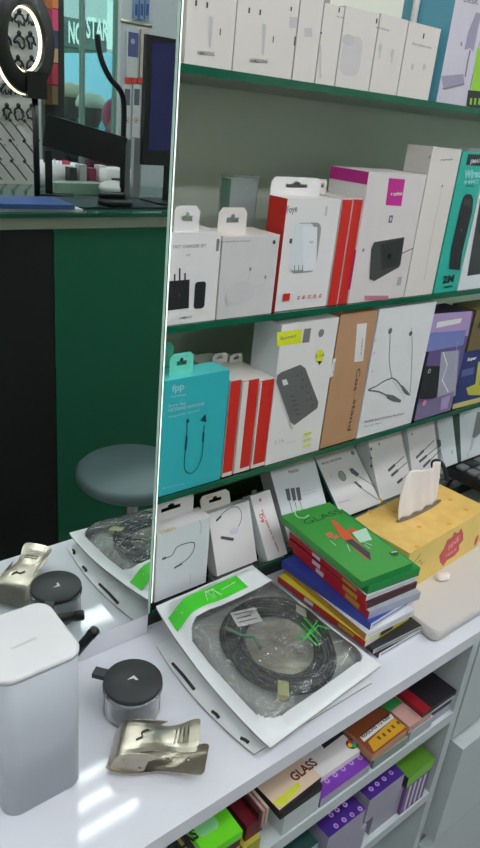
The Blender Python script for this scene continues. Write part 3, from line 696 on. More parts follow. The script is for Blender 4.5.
for (x,y,m) in ((-.046,-.060,mat('pale_yellow_plug',(206,204,140),.35)),(.064,.028,mat('ivory_plug',(214,212,190),.35))):
    MB().box((-.011,-.007,-.0015),(.011,.007,.008), m, Matrix.Translation(Vector((x,y,.001))) @ Matrix.Rotation(.9,4,'Z')).build('connector_plug', cab_o)
pc = MB(); 
pc.add([(-.045,-.045,.0005),(.045,-.05,.0008),(.05,.03,.001),(-.03,.04,.0006),(-.05,0,.002)],[(0,1,2,3,4)], mat('foil_insert',(206,200,186),.18,metal=.6,var=.1,bump=.5,scale=30)); pc.build('foil_insert', cab_o)
# lower bag, peeking out on the left
cl = [Vector(c) for c in (at(254,756,2,0), at(372,684,2,0), at(262,590,2,0), at(162,640,2,0))]
cl[3] = Vector((cr[3].x-.012, -.03, 0)); cl[2].y = -.03; cl[2].x = cr[2].x-.01
o2, P2, inv2 = bag('cable_bag', 'white pouch lying under the green striped cable pouch, only its left rim showing', cl, .0008, .0065, 5.1)
dk = MB(); 
for (s0,t0,s1,t1) in ((.025,.80,.03,.55),(.02,.36,.02,.30),(.02,.12,.03,.07)):
    q = squiggle(P2, inv2, [(s0,t0),((s0+s1)/2+.005,(t0+t1)/2),(s1,t1)], .0022, INK, .0016); dk.add(q.v, q.f, INK, True)
dk.build('rim_print', o2)
# --- jar with black lid
J = Vector((-.0905,-.1055,.0004))
j = empty('plastic_jar', J, 'small clear round jar with a black disc lid and a black tab', 'jar')
MB().lathe([(.0,.0),(.0315,.0),(.034,.003),(.034,.035),(.0358,.037),(.0358,.0405),(.032,.0405)], (0,0,0), JARP, 48).build('jar_body', j)
MB().lathe([(.0,.0025),(.029,.0025),(.029,.012),(.0,.014)], (0,0,0), mat('pale_jar_content',(196,196,196),.6,var=.1,bump=.5,scale=120), 36).build('jar_content', j)
LID = mat('matte_black_lid', (52,52,54), .5, var=.04)
tt = Matrix.Translation(Vector((0,0,.0358)))
ld = MB().lathe([(.0,.0),(.034,.0),(.035,.0012),(.035,.0062),(.034,.0072),(.0,.0072)], (0,0,.0408), LID, 56)
ld_ = ld.build('lid', j)
a = at(98,674,2,.045)-J; d_ = Vector((a.x,a.y,0)); ang = math.atan2(d_.y,d_.x)
tb = MB().box((.024,-.0065,.0412),(d_.length+.006,.0065,.0475), LID, Matrix.Rotation(ang-.04,4,'Z')); lt_ = tb.build('lid_tab', ld_)
lgm = MB().prism([(-.006,.003),(.004,.005),(.005,-.004),(.002,-.003),(.0015,.001)], .0481,.0484, WHT); lgm.build('lid_mark', ld_)
# --- bulldog clip
B0 = at(111,777,2,.0); B1 = at(206,788,2,.0); 
u = Vector((.775,-.63,0)).normalized(); vv = Vector((-u.y,u.x,0)); vv = vv if vv.y > 0 else -vv
CT = Matrix.Identity(4)
for r_ in range(3): CT[r_][0] = u[r_]; CT[r_][1] = vv[r_]
CT = Matrix.Translation(Vector((B0.x+.001, B0.y+.002, .0006))) @ CT
clp = bpy.data.objects.new('bulldog_clip', None); COL.objects.link(clp); clp.matrix_world = CT
tag(clp, 'large worn nickel bulldog clip lying on the counter beside the jar', 'clip')
def plate(prof, wid, m, th=.0013, flip=1):
    """bent strip: prof = (L,z) list, wid = (near,far) widths for each station, centred on W=.024"""
    mb = MB(); N = len(prof); vs = []; K = 8
    for (L, z), w_ in zip(prof, wid):
        for k in range(K+1):
            a = -1+2*k/K; vs.append((L, .024+a*w_/2, z-.0022*abs(a)**3*flip))
    n0 = len(vs); vs += [(x, y, z-th) for x, y, z in vs]; fs = []
    for i in range(N-1):
        for k in range(K):
            a, b_, c_, d_ = i*(K+1)+k, (i+1)*(K+1)+k, (i+1)*(K+1)+k+1, i*(K+1)+k+1
            fs.append((a,b_,c_,d_)); fs.append((n0+d_,n0+c_,n0+b_,n0+a))
    ring = [i*(K+1) for i in range(N)]+[(N-1)*(K+1)+k for k in range(1,K+1)]+[i*(K+1)+K for i in range(N-2,-1,-1)]+[k for k in range(K-1,0,-1)]
    for i in range(len(ring)):
        a, b_ = ring[i], ring[(i+1) % len(ring)]; fs.append((b_, a, n0+a, n0+b_))
    return mb.add(vs, fs, m, False)
def interp(pts, n=24):
    q = smooth([(p[0], p[1]) for p in pts], n=5); w_ = smooth([(p[2], 0) for p in pts], n=5); return [(a.x, a.y) for a in q], [a.x for a in w_]
pr_, wd_ = interp([(-.004,.010,.050),(.001,.022,.050),(.008,.033,.049),(.026,.0365,.046),(.040,.037,.038),(.055,.037,.033),(.070,.039,.037),(.082,.043,.044),(.090,.0455,.045),(.093,.0465,.040)])
plate(pr_, wd_, STEEL).build('upper_handle', clp)
pr_, wd_ = interp([(-.006,.0095,.050),(.004,.0055,.050),(.020,.0045,.048),(.042,.005,.036),(.058,.006,.030),(.074,.0095,.034),(.090,.0150,.040),(.098,.0175,.041),(.1015,.0185,.034)])
plate(pr_, wd_, STEEL, flip=-1).build('lower_handle', clp).data.transform(Matrix.Rotation(math.radians(-6),4,'Z'))
for yw in (.0005,.0465):
    mb = MB(); pts = [(-.002,.007),(.010,.0065),(.030,.0062),(.036,.010),(.0375,.016),(.040,.024),(.048,.029),(.056,.0345),(.04,.0350),(.020,.0342),(.008,.031),(.001,.021)]
    F = Matrix(((1,0,0,0),(0,0,1,yw),(0,1,0,0),(0,0,0,1))); mb.prism(pts, 0, .0012, STEEL, F); mb.build('side_cheek', clp)
for (x,z) in ((.014,.024),(.031,.013)):
    MB().lathe([(.0,-.0012),(.0016,-.001),(.0022,0)], (x,.0003,z), STEEL, 14, ax='y').build('rivet', clp)
MB().lathe([(.0022,0),(.0016,.001),(0,.0014)], (.083,.016,.0135), STEEL, 14).build('rivet', clp)
MB().lathe([(.0022,0),(.0016,.001),(0,.0014)], (.060,.020,.0068), STEEL, 14).build('rivet', clp)
RST = mat('scuffed_dark_steel', (96,84,72), .5, metal=.6, var=.2)
sc_ = MB(); sc_.tube(smooth([(.024,.017,.0372),(.030,.021,.0378),(.029,.027,.0378),(.036,.031,.0380)]), .0009, RST, 6); sc_.build('scratch', clp)
rb = MB()
for i in range(4): rb.tube([(.066+i*.0042,.014,.0386+i*.0018),(.0675+i*.0042,.034,.0386+i*.0018)], .0007, STEEL, 6)
rb.build('grip_ridges', clp)
# --- white rounded box device
wb = empty('router_box', (-.2255,-.1165,.0006), 'tall white rounded plastic device cut off by the left frame edge', 'device')
hw, hd, hz = .043, .0465, .183
GS = mat('satin_grey_plastic', (190,194,200), .35, var=.01)
MB().prism(rrect(-hw+.001,-hd+.001,hw-.001,hd-.001,.016,8), .0, hz-.006, GS, smooth=True).build('device_body', wb)
lidm = MB(); prof = [(0,hz-.006),(0,hz-.002),(-.0012,hz-.0006),(-.0035,hz)]
ringz = []
for off, z in prof:
    for p in rrect(-hw-off*1., -hd-off, hw+off, hd+off, .017+off, 8): ringz.append((p[0], p[1], z))
n = len(ringz)//4; fs = []
for i in range(3):
    for k in range(n): fs.append((i*n+k, i*n+(k+1)%n, (i+1)*n+(k+1)%n, (i+1)*n+k))
fs.append(tuple(range(3*n,4*n))); fs.append(tuple(range(n))[::-1])
lidm.add(ringz, fs, WPL, True); lidm.build('top_cap', wb)
a = at(24,644,2,hz) - Vector((-.2255,-.1165,0))
ls = MB().box((-.013,-.0012,hz+.0006),(.013,.0012,hz+.0009), mat('embossed_logo',(212,210,209),.5), Matrix.Translation(Vector((a.x,a.y,0))) @ Matrix.Rotation(.05,4,'Z')); ls.build('embossed_mark', wb)
# --- black marker behind it
p0 = at(96,629,1,-.016); p1 = Vector((-.205,-.074,.046))
mk = bpy.data.objects.new('power_plug', None); COL.objects.link(mk); mk.parent = wb; mk.location = -wb.location; mk['label'] = 'black power plug poking out at the back'
dd = (p0-p1).normalized()
MB().tube([p1, p1+dd*.03, p0-dd*.012], .0062, BLK, 16).build('barrel', mk)
MB().tube([p0-dd*.012, p0-dd*.0015, p0], [.0068,.0068,.005], BLK, 16).build('end_cap', mk)
# --- slab, tissue box
SL = empty('white_tray', (.334,-.243,.0006), 'flat white slab under the tissue box at the counter edge', 'tray')
MB().rbox((.0,.0,.0035),(.48,.20,.022), .012, mat('beige_white_plastic',(214,208,202),.3,var=.01), n=6).build('tray_body', SL)
MB().rbox((.006,.006,0),(.474,.194,.0035), .01, DGREY, n=6).build('rubber_base', SL)
TZ = .0235
TW = Matrix.Translation(Vector((.352,-.158,TZ))) @ Matrix.Rotation(math.radians(4),4,'Z')
tx = empty('tissue_box', TW, 'yellow and orange tissue box with a red crest and a pulled up tissue', 'tissue box')
YB = mat('yellow_tissue_card', (238,206,106), .4, var=.10, scale=28); YT = mat('orange_mottled_card', (244,196,110), .4, var=.20, scale=45)
MB().facebox((0,0,0),(.235,.112,.078), {'all': YB, 'top': YT}).build('carton', tx)
fA = Art(TW, Matrix(((1,0,0,0),(0,0,-1,0),(0,1,0,0),(0,0,0,1))))
CR = mat('crest_red',(206,62,60),.4); LR = mat('crest_pink',(236,150,150),.4)
fA.poly([(440,562),(439,556),(444,548),(447,540),(452,537),(454,532),(458,533),(461,528),(463,533),(463,540),(459,545),(459,550),(454,556),(447,560),(443,566)], CR)
fA.fit_text('FINE', 448,551,459,540,.012,LR,.03); fA.fit_text('TISSUE', 445,558,456,550,.006,LR,.03)
fA.curve([(412,568),(415,561),(419,556),(421,553)],.0016,mat('olive_script',(150,134,60),.5)); fA.curve([(417,563),(420,560),(421,564),(424,561)],.0014,mat('olive_script',(150,134,60),.5))
fA.ell(476,540,.010,.022,CR); fA.ell(481,537,.008,.020,CR); fA.done(tx,'front_print')
tA = Art(TW, Matrix(((1,0,0,0),(0,1,0,0),(0,0,1,.078),(0,0,0,1))))
for (x,y) in ((419,527),(449,524),(417,547),(380,500),(395,512),(450,500),(466,510),(370,512)): tA.ell(x,y,.010,.008,mat('deep_orange_petal',(236,170,50),.45))
cx_, cy_ = tA.p(417,508); a = tA.p(396,523); b_ = tA.p(441,500)
ang = math.atan2(b_[1]-a[1], b_[0]-a[0]); L_ = math.hypot(b_[0]-a[0], b_[1]-a[1]); mxc = ((a[0]+b_[0])/2,(a[1]+b_[1])/2)
tA.uv([(mxc[0]+L_/2*math.cos(t)*math.cos(ang)-.008*math.sin(t)*math.sin(ang), mxc[1]+L_/2*math.cos(t)*math.sin(ang)+.008*math.sin(t)*math.cos(ang)) for t in [6.2832*i/28 for i in range(28)]], mat('slot_dark_film',(120,104,78),.35))
tA.done(tx,'top_print')
# tissue: crumpled upright sheet
tm = MB(); TIS = mat('tissue_paper',(236,226,220),.8,var=.02)
vs = []; NU, NV_ = 26, 16
for j_ in range(NV_+1):
    t = j_/NV_
    for i in range(NU+1):
        s = i/NU; wd = L_*(.86-.06*t)
        x = (s-.5)*wd + .012*t*t; y = .004*math.sin(s*7+1.3)*(.25+t)+.002*math.sin(s*21+t*4)+.012*t
        topz = .076*(1-.22*abs(s-.4)) + .003*math.sin(s*9)
        vs.append((mxc[0]+x*math.cos(ang)-y*math.sin(ang), mxc[1]+x*math.sin(ang)+y*math.cos(ang), .0786+topz*t))
fs = [(j_*(NU+1)+i, j_*(NU+1)+i+1, (j_+1)*(NU+1)+i+1, (j_+1)*(NU+1)+i) for j_ in range(NV_) for i in range(NU)]
tm.add(vs, fs, TIS, True); tis = tm.build('tissue', tx)
md = tis.modifiers.new('thick','SOLIDIFY'); md.thickness = .0012
q = at(443,578,2,.0245)
cm = MB(); cm.sphere((0,0,.005), .012, TIS, 12, (1.25,.75,.42)); cr_ = cm.build('crumpled_tissue', None); cr_.location = (q.x,q.y,.0229)
for v_ in cr_.data.vertices:
    v_.co += Vector((noise.noise(v_.co*160), noise.noise(v_.co*160+Vector((5,0,0))), noise.noise(v_.co*160+Vector((0,7,0)))))*.0016
tag(cr_, 'small crumpled white scrap lying on the slab in front of the tissue box', 'tissue')
# --- keypad terminal behind the tissue box
kp = at(447,470,2,.12)
kp = at(447,466,2,.108); kp.y = min(kp.y,.0)
KW = Matrix.Translation(Vector((kp.x,kp.y,.09)))
kb = empty('keyboard', KW, 'black keyboard with grey keys propped up behind the tissue box', 'keyboard')
MB().box((0,-.13,0),(.36,.0,.016), BLK).build('keyboard_body', kb)
KG = mat('key_grey',(120,122,124),.4)
for r_ in range(5):
    for k in range(12):
        MB().prism(rrect(.012+k*.0285,-.122+r_*.0235,.012+k*.0285+.022,-.122+r_*.0235+.017,.003,2), .0165,.021, KG if (k+r_)%5 else DGREY).build('key', kb)
ks = MB().box((kp.x+.19,kp.y-.12,.0006),(kp.x+.34,kp.y-.004,.0895), DGREY); o = ks.build('cash_box', None, (kp.x+.18,kp.y-.06,.0006)); tag(o, 'dark grey block standing under the propped keyboard', 'box')
lp = MB(); A0 = at(431,468,1,-.03); pts = [at(x,y,1,-.03) for x,y in ((436,478),(434,470),(433,463),(437,461),(442,464),(445,471),(447,480))]
lp.tube(smooth(pts), .0042, BLK, 10); o = lp.build('cable_loop', None, pts[0]); tag(o, 'short black cable loop rising beside the keyboard', 'cable')
# --- stack of screen protector packs
PACKG = 'screen protector packs stacked beside the tissue box'
def pack(label, x, y, z, w, l, h, yaw, ms, group=None):
    T = Matrix.Translation(Vector((x,y,z))) @ Matrix.Rotation(math.radians(yaw),4,'Z')
    o = empty('screen_protector_pack', T, label, 'screen protector pack', group)
    MB().facebox((0,0,0),(w,l,h), ms).build('carton', o)
    return o, T
WE = mat('white_pack_edge',(222,222,226),.4); GE = mat('grey_pack_edge',(176,178,184),.4); GRC = mat('green_pack',(72,160,72),.38,var=.03); GRD = mat('deep_green_pack',(26,140,66),.38)
MRN = mat('maroon_pack',(66,22,30),.4); RDP = mat('red_pack',(186,30,38),.38); BLP = mat('blue_pack',(52,70,160),.4); YLP = mat('yellow_pack',(214,200,60),.4)
lay = [ # label, dx, dy, yaw, h, side(left), end(front), top
 ('bottom pack of the stack beside the tissue box, white ended with a black line', .014,-.040, 3,.0095, MRN, WE, INK),
 ('thin black and white pack second from the bottom of the stack', .004,-.036, 0,.008, INK, GE, INK),
 ('red sided pack with yellow and black end low in the stack', -.004,-.026, 5,.0105, RDP, YLP, YLP),
 ('white ended pack with a mottled yellow and red side in mid stack', -.003,-.024, 1,.011, mat('mottled_gold',(176,130,60),.4,var=.3,scale=60), WE, WE),
 ('pale pack with a blue line across its white end in mid stack', .006,-.022, 6,.012, BLP, WE, BLP),
 ('grey ended pack with a red side above the blue lined one', .001,-.014, 2,.013, RDP, mat('blue_grey_pack_edge',(170,178,196),.4), GE),
 ('pack with a dark maroon end and red side under the green ones', .001,-.008, 4,.011, RDP, MRN, MRN),
 ('white ended pack with a red side directly under the green packs', .001,-.004, 3,.009, RDP, WE, WE),
 ('deep green pack second from the top of the stack', .003,-.003, 2,.014, GRD, GRD, GRD)]
z = .0008; xb, yb = .2205, -.1765
tot = sum(l[4]+.0004 for l in lay)
for (lab,dx,dy,yaw,h,sd,en,tp) in lay:
    o, T = pack(lab, xb+dx+(.012 if yaw < 9 else 0)*(1 if z > .045 else .4), yb+dy, z, .101, .176, h, yaw-(8 if z > .045 else 3), {'all': WE, 'left': sd, 'front': en, 'top': tp, 'right': en}); z += h+.0004
    if en is WE or en is GE:
        mb = MB(); mb.box((.004,-.0004,h*.45),(.097,-.0001,h*.6), BLP if sd is BLP else (INK if 'black' in lab else PALE)); mb.build('end_print', o)
    if en is YLP:
        mb = MB(); mb.box((.0,-.0004,.001),(.03,-.0001,h-.001), WE); mb.box((.034,-.0004,.003),(.062,-.0001,h), INK); mb.build('end_print', o)
    if sd is RDP:
        mb = MB(); mb.box((-.0004,.02,h*.2),(-.0001,.05,h*.8), mat('side_gold_print',(190,150,60),.4)); mb.box((-.0004,.10,h*.2),(-.0001,.118,h*.8), WE); mb.build('side_print', o)
print('STACKZ', z)
q = at(362,582,2,z+.011)
o, T = pack('bright green glass screen protector pack on top of the stack', q.x, q.y, z, .099, .185, .011, -5, {'all': GRC, 'front': GRD, 'left': GRC})
f = Art(T, Matrix(((1,0,0,0),(0,1,0,0),(0,0,1,.011),(0,0,0,1))))
f.curve([(307,509),(300,507.5),(295,511),(297,516.5),(304,518),(309,515)], .0026, mat('mint_print',(180,232,180),.4)); 
f.fit_text('GLASS', 306,525,343,513,.013,mat('dark_green_print',(26,84,40),.4),-.005)
LGP = mat('light_glass_print',(190,224,200),.4); DKP = mat('dark_print_steel',(70,66,72),.35)
f.poly([(331,521),(334,520),(368,552),(371,561),(366,559),(340,536)], mat('orange_print',(222,96,60),.4)); f.poly([(345,541),(352,539),(370,553),(371,561)], DKP)
f.poly([(345,532),(352,528),(357,531),(352,534)],mat('orange_print',(222,96,60),.4)); f.poly([(352,533),(366,528),(372,540),(360,543)],LGP); f.poly([(325,534),(331,532),(335,538),(328,538)],mat('orange_print2',(214,120,90),.4)); f.poly([(336,535),(340,537),(333,541)],mat('orange_print2',(214,120,90),.4))
for (a,b_) in (((330,541),(336,546)),((347,545),(350,552)),((364,545),(370,549)),((358,540),(372,546))): f.line([a,b_],.0014,LGP)
f.ell(394,554,.014,.012,mat('dark_green_print',(26,84,40),.4)); f.line([(391,553),(397,552)],.003,LGP); f.done(o,'top_print')
# ================================================================ UNDER THE COUNTER
YF = -.2585
def flat_pack(label, fl, fr, h, depth, ms, yaw=None, y=YF, zt=None, pitch=0., group=None, cat='screen protector pack', name='screen_protector_pack'):
    """pack lying on a shelf; fl, fr = photo points of the two ends of its front top edge"""
    a = at(*fl, 1, y); b_ = at(*fr, 1, y); z = zt if zt is not None else (a.z+b_.z)/2
    T = Matrix.Translation(Vector((a.x, y, z-h))) @ Matrix.Rotation(math.radians(yaw or 0),4,'Z') @ Matrix.Rotation(math.radians(pitch),4,'X')
    o = empty(name, T, label, cat, group); w_ = b_.x-a.x
    MB().facebox((0,0,0),(w_,depth,h), ms).build('carton', o)
    return o, T, Art(T, Matrix(((1,0,0,0),(0,1,0,0),(0,0,1,h),(0,0,0,1)))), w_
SB = -.165
LGR = mat('neon_green_pack',(110,220,40),.35)
# first compartment: supports below the visible packs are packs too
o,T,f,w_ = flat_pack('white edged pack filling the shelf under the pale yellow glass pack', (284,821),(321,792), .036, .15, {'all': mat('dull_white_edge',(196,204,200),.5)}, zt=-.1285)
f.done(o)
o,T,f,w_ = flat_pack('neon green glass pack cut off by the bottom frame edge', (205,858),(242,829), .013, .14, {'all': LGR,'top':LGR}, yaw=-2, zt=-.091)
f.fit_text('GLASS', 171,856,205,833,.013,INK,.03); f.face(206,826,.03,.02,mat('pale_lime_cloud',(150,226,150),.4),.008); f.done(o,'top_print')
zz = -.1045
for i in range(4):
    h = .0145; o,T,f,w_ = flat_pack(('dark','yellow topped dark','plain black','lowest dark')[i]+' pack under the neon green one in the left of the shelf', (205,858),(242,829), h, .14, {'all': (MRN,YLP,INK,DGREY)[i]}, zt=zz-.0004-i*(h+.0005)); f.done(o)
o,T,f,w_ = flat_pack('dark maroon pack between the neon green and pale yellow packs', (245,842),(262,830), .026, .14, {'all': mat('wine_pack',(104,22,34),.4)}, zt=-.108, y=-.252); f.done(o)
o,T,f,w_ = flat_pack('dull yellow edged pack under the maroon one', (245,842),(262,830), .029, .14, {'all': mat('mustard_pack',(170,164,60),.45)}, zt=-.1345, y=-.258); f.done(o)
for i in range(3):
    q = at(258+i*7.5, 824-i*5, 1, -.252)
    T = Matrix.Translation(Vector((.0195+i*.0042,-.2525,SB+.0375)))
    T = Matrix.Translation(Vector((.0045+i*.0062,-.2525,-.1275)))
    o = empty('screen_protector_pack', T, ('leftmost','middle','rightmost')[i]+' of three thin packs on edge between the maroon and pale yellow packs', 'screen protector pack')
    MB().facebox((0,0,0),(.0036,.14,.030),{'all':(MRN,mat('dusty_rose_edge',(190,150,140),.45),mat('tan_edge',(200,176,160),.45))[i]}).build('carton',o)
o,T,f,w_ = flat_pack('pale yellow and pink pack reading glass, tilted on its pile', (279,812),(326,768), .009, .14, {'all': mat('black_pack_side',(40,34,34),.5),'top': mat('blush_print_card',(222,196,170),.4,var=.1,scale=14)}, yaw=3, zt=-.1055)
f.fit_text('GLASS', 295,782,318,764,.0125,mat('dark_red_print',(96,30,30),.4),.03); f.poly([(272,803),(298,782),(301,787),(283,807)],mat('acid_yellow_print',(220,226,70),.4)); f.done(o,'top_print')
o,T,f,w_ = flat_pack('black sided pack under the pale yellow glass pack', (281,815),(324,778), .012, .14, {'all': mat('black_pack_side2',(34,28,30),.5)}, zt=-.1155); f.done(o)
VP = mat('violet_pack',(122,62,168),.35,var=.08); VPD = mat('deep_violet_pack',(70,40,130),.35,var=.1); LIL = mat('lilac_edge',(176,168,186),.45); ICN = mat('violet_icon',(196,150,222),.4)
def icons(f, pts, s=.008, m=None):
    for (x,y) in pts: f.ell(x,y,s,s,m or ICN,14); f.face(x,y,s*.4,s*.4,VP)
o,T,f,w_ = flat_pack('violet pack with a row of pale icons, nearest the front of the shelf', (322,795),(371,761), .017, .13, {'all': VP,'front': LIL}, zt=-.147)
icons(f, ((327,781),(335,775),(343,769),(351,763),(360,758),(367,752))); f.done(o,'top_print')
o,T,f,w_ = flat_pack('white pack with a round rainbow badge and black print behind the violet one', (316,778),(362,744), .010, .12, {'all': WHT}, zt=-.1355, y=-.2405)
f.ell(352,744,.019,.017,INK)
for i,cx in enumerate(((60,130,210),(220,60,50),(240,200,50),(60,170,80))):
    a = i*1.5708; p_ = f.p(352,744); f.uv([(p_[0]+.0045*math.cos(a)+.0038*math.cos(6.28*k/12), p_[1]+.0042*math.sin(a)+.0036*math.sin(6.28*k/12)) for k in range(12)], C(*cx))
f.poly([(321,745),(341,730),(344,734),(324,749)],INK); f.done(o,'top_print')
o,T,f,w_ = flat_pack('orange and brown pack reading reasons to keep beside the violet packs', (373,754),(408,729), .014, .14, {'all': mat('orange_edge',(206,150,110),.45),'top': mat('rust_print',(140,74,44),.4)}, zt=-.129, yaw=1)
f.poly([(360,737),(391,714),(394,718),(364,742)],WHT); f.fit_text('REASONS TO KEEP', 363,738.5,391,717,.0062,INK,.03); f.poly([(368,742),(394,718),(406,727),(374,752)],mat('gold_print',(214,160,40),.4))
for i,(x,y) in enumerate(((379,738),(384,735),(389,731),(393,727),(398,723))): f.face(x,y,.0045,.006,mat('brown_icon',(110,70,20),.4))
f.done(o,'top_print')
o,T,f,w_ = flat_pack('grey edged pack under the orange and brown pack', (374,763),(408,738), .017, .13, {'all': mat('greyish_edge',(140,150,140),.5)}, zt=-.1475); f.done(o)
o,T,f,w_ = flat_pack('green and pink pack with black marks at the back right of the shelf', (409,729),(432,712), .014, .14, {'all': mat('pink_print_card',(206,160,150),.4,var=.06)}, zt=-.128, y=-.2575)
f.poly([(380,706),(400,690),(415,695),(398,706),(390,712)],mat('leaf_print',(60,150,80),.4)); f.line([(398,690),(408,682),(412,686),(420,680)],.006,INK,px=True); f.done(o,'top_print')
o,T,f,w_ = flat_pack('white pack under the green and pink pack', (409,740),(432,722), .021, .13, {'all': mat('cool_edge',(180,186,188),.5)}, zt=-.1425); f.done(o)
CRM = mat('crimson_pack',(150,24,34),.38); NBK = mat('near_black_pack',(30,26,32),.4)
for i,(fl,fr,h,zt,m1,m2,lab) in enumerate((((418,716),(457,684),.008,-.118,CRM,NBK,'black topped pack with a crimson corner at the right of the upper shelf'),
      ((418,724),(453,696),.007,-.1275,WE,WE,'thin white pack between the dark packs at the right of the upper shelf'),
      ((415,730),(450,703),.012,-.136,CRM,NBK,'lower black and crimson pack at the right of the upper shelf'))):
    a = .3255 if i < 2 else .3255
    T = Matrix.Translation(Vector((a,-.2585+.002*i,zt-h))); o = empty('screen_protector_pack', T, lab, 'screen protector pack')
    MB().facebox((0,0,0),(.085,.13,h),{'all':m2,'left':m1,'front':m2}).build('carton',o)
    if i != 1: MB().box((.0005,.0,h),(.02,.05,h+.0004),m1).build('corner_print',o)
T = Matrix.Translation(Vector((.3255,-.2545,SB))); o = empty('screen_protector_pack', T, 'grey edged pack lowest at the right end of the upper shelf', 'screen protector pack'); MB().box((0,0,.0003),(.085,.13,.0155),LIL).build('carton',o)
# second compartment, floor -.352
FB = -.352
def pile(label, fl, fr, zt, h, y, ms, art=None, depth=.052):
    o,T,f,w_ = flat_pack(label, fl, fr, h, depth, ms, zt=zt, y=y)
    if art: icons(f, art)
    f.done(o,'top_print'); return o
LB = mat('lilac_box_side',(168,164,180),.5)
pile('violet topped pack box with pale sides, front left in the lower shelf', (329,837),(366,808), -.2545, .045, -.2585, {'all': LB,'top':VPD}, ((336,826),(344,820),(352,815),(360,809)))
pile('plain lilac sided box below the violet topped one in the lower shelf', (329,858),(366,828), -.300, .0515, -.2585, {'all': LB})
pile('deep violet box with a big pale side in the lower shelf', (370,800),(405,773), -.240, .052, -.2585, {'all': LB,'top':VPD}, ((371,789),(377,784),(384,779),(391,773)))
pile('pale box below the big deep violet one in the lower shelf', (370,830),(405,800), -.2925, .059, -.2525, {'all': LB})
pile('dark violet pack box set back behind the front violet box', (322,812),(362,785), -.2285, .12, -.2, {'all': VPD,'top':VPD}, ((331,815),(337,810),(345,805)), .11)
pile('teal edged dark box at the left in the lower shelf', (262,870),(322,826), -.245, .105, -.2585, {'all': mat('pale_teal_box_side',(150,176,176),.5),'top':mat('dark_teal_print',(30,70,66),.4)})
T = Matrix.Translation(Vector((.335,-.2585,-.285))); o = empty('screen_protector_pack', T, 'lime green and dark packet at the right of the lower shelf', 'screen protector pack'); MB().facebox((0,0,0),(.07,.12,.022),{'all':mat('dark_navy_side',(34,44,56),.4),'top':mat('lime_dark_top',(90,140,40),.4),'front':mat('lime_side',(120,190,50),.4)}).build('carton',o)
T = Matrix.Translation(Vector((.338,-.2585,FB+.0005))); o = empty('screen_protector_pack', T, 'violet and white striped pack standing under the lime green packet', 'screen protector pack'); MB().facebox((0,0,0),(.06,.12,.066),{'all':mat('mauve_side',(120,84,140),.45)}).build('carton',o)
mb = MB()
for i in range(4): mb.box((.008+i*.013,-.0004,.004),(.013+i*.013,-.0001,.062),WE)
mb.build('stripe_print',o)
# ================================================================ THE SHOP BEHIND THE CAMERA (seen in the mirror)
def mv(px, py, yv):
    """photo point inside the mirror, standing yv metres behind the mirror plane -> real place in the shop"""
    q = at(px, py, 1, yv); return Vector((q.x, -q.y, q.z))
CT_Z = .352
cc_ = empty('service_counter', (0,-1.4,FZ), 'tall dark green and black fronted counter with a glass top across the aisle', 'counter')
GPN = mat('dark_green_panel',(18,104,74),.5,var=.06,scale=3); BPN = mat('black_panel',(20,20,17),.6)
H = CT_Z-FZ
xb_ = .508
MB().box((-.9,-.66,.002),(xb_-.002,-.002,H-.05), BPN).build('black_panel', cc_)
MB().box((xb_,-.66,.002),(2.6,.0,H-.05), GPN).build('green_panel', cc_)
MB().box((-.9,-.66,H-.048),(2.6,.006,H-.014), mat('beige_trim',(168,172,152),.45)).build('counter_trim', cc_)
MB().facebox((-.92,-.68,H-.012),(2.62,.02,H), {'all': GEDGE,'top': mat('dark_glass_counter_top',(46,92,76),.08)}).build('glass_top', cc_)
st = empty('stool', (.62,-1.075,FZ), 'round grey topped stool in front of the green counter', 'stool')
SZ = -.40-FZ
MB().lathe([(.0,SZ-.05),(.165,SZ-.05),(.182,SZ-.035),(.182,SZ-.012),(.17,SZ),(.0,SZ+.004)],(0,0,0),mat('grey_stool_vinyl',(104,122,124),.45),48).build('seat', st)
MB().lathe([(.0,.03),(.022,.03),(.022,SZ-.05),(.0,SZ-.05)],(0,0,0),STEEL,16).build('post', st)
MB().lathe([(.0,.002),(.17,.002),(.17,.012),(.03,.03),(.0,.03)],(0,0,0),STEEL,36).build('foot_plate', st)
zt = CT_Z+.0008
def flat_on_counter(pts, z0, z1, m, name, label, cat, yv=None):
    q = []
    for (x,y) in pts:
        p = at(x,y,2,z1); q.append((p.x,-p.y))
    mb = MB(); mb.prism(q, z0, z1, m); o = mb.build(name, None, (q[0][0],q[0][1],z0)); return tag(o,label,cat)
def slab(cx, cy, w, d, z0, z1, m, name, label, cat, yaw=0.):
    T = Matrix.Rotation(yaw,4,'Z'); mb = MB(); mb.box((-w/2,-d/2,0),(w/2,d/2,z1-z0),m,T); o = mb.build(name,None,None); o.location=(cx,cy,z0); return tag(o,label,cat)
p = mv(25,207,1.42)
slab(p.x-.03,-1.488,.42,.17,zt,zt+.010,mat('paper_stack',(206,212,216),.5),'paper_stack','white papers under the blue folder on the service counter','papers',.05)
slab(p.x-.06,-1.488,.42,.18,zt+.0106,zt+.024,mat('blue_folder',(52,84,140),.4),'folder','blue document folder lying on the service counter','folder',.09)
p = mv(120,206,1.45)
slab(p.x,-1.58,.38,.24,zt,zt+.006,mat('dark_mat',(26,40,44),.5),'counter_mat','dark mat on the service counter right of the blue folder','mat',0)
m_ = empty('desk_phone', (p.x+.01,-1.50,zt+.0066), 'low black phone on the dark mat', 'phone')
MB().rbox((-.05,-.04,0),(.05,.04,.02),.015,BLK).build('phone_body', m_); MB().rbox((-.05,-.035,.0205),(.05,-.01,.038),.012,BLK).build('handset', m_)
p = mv(116,188,1.75)
o = MB().sphere((0,0,.028),.055,WPL,14,(1,1,.5)).build('table_lamp_base',None); o.location=(p.x,-1.77,zt); tag(o,'white rounded dome behind the black phone','dome')
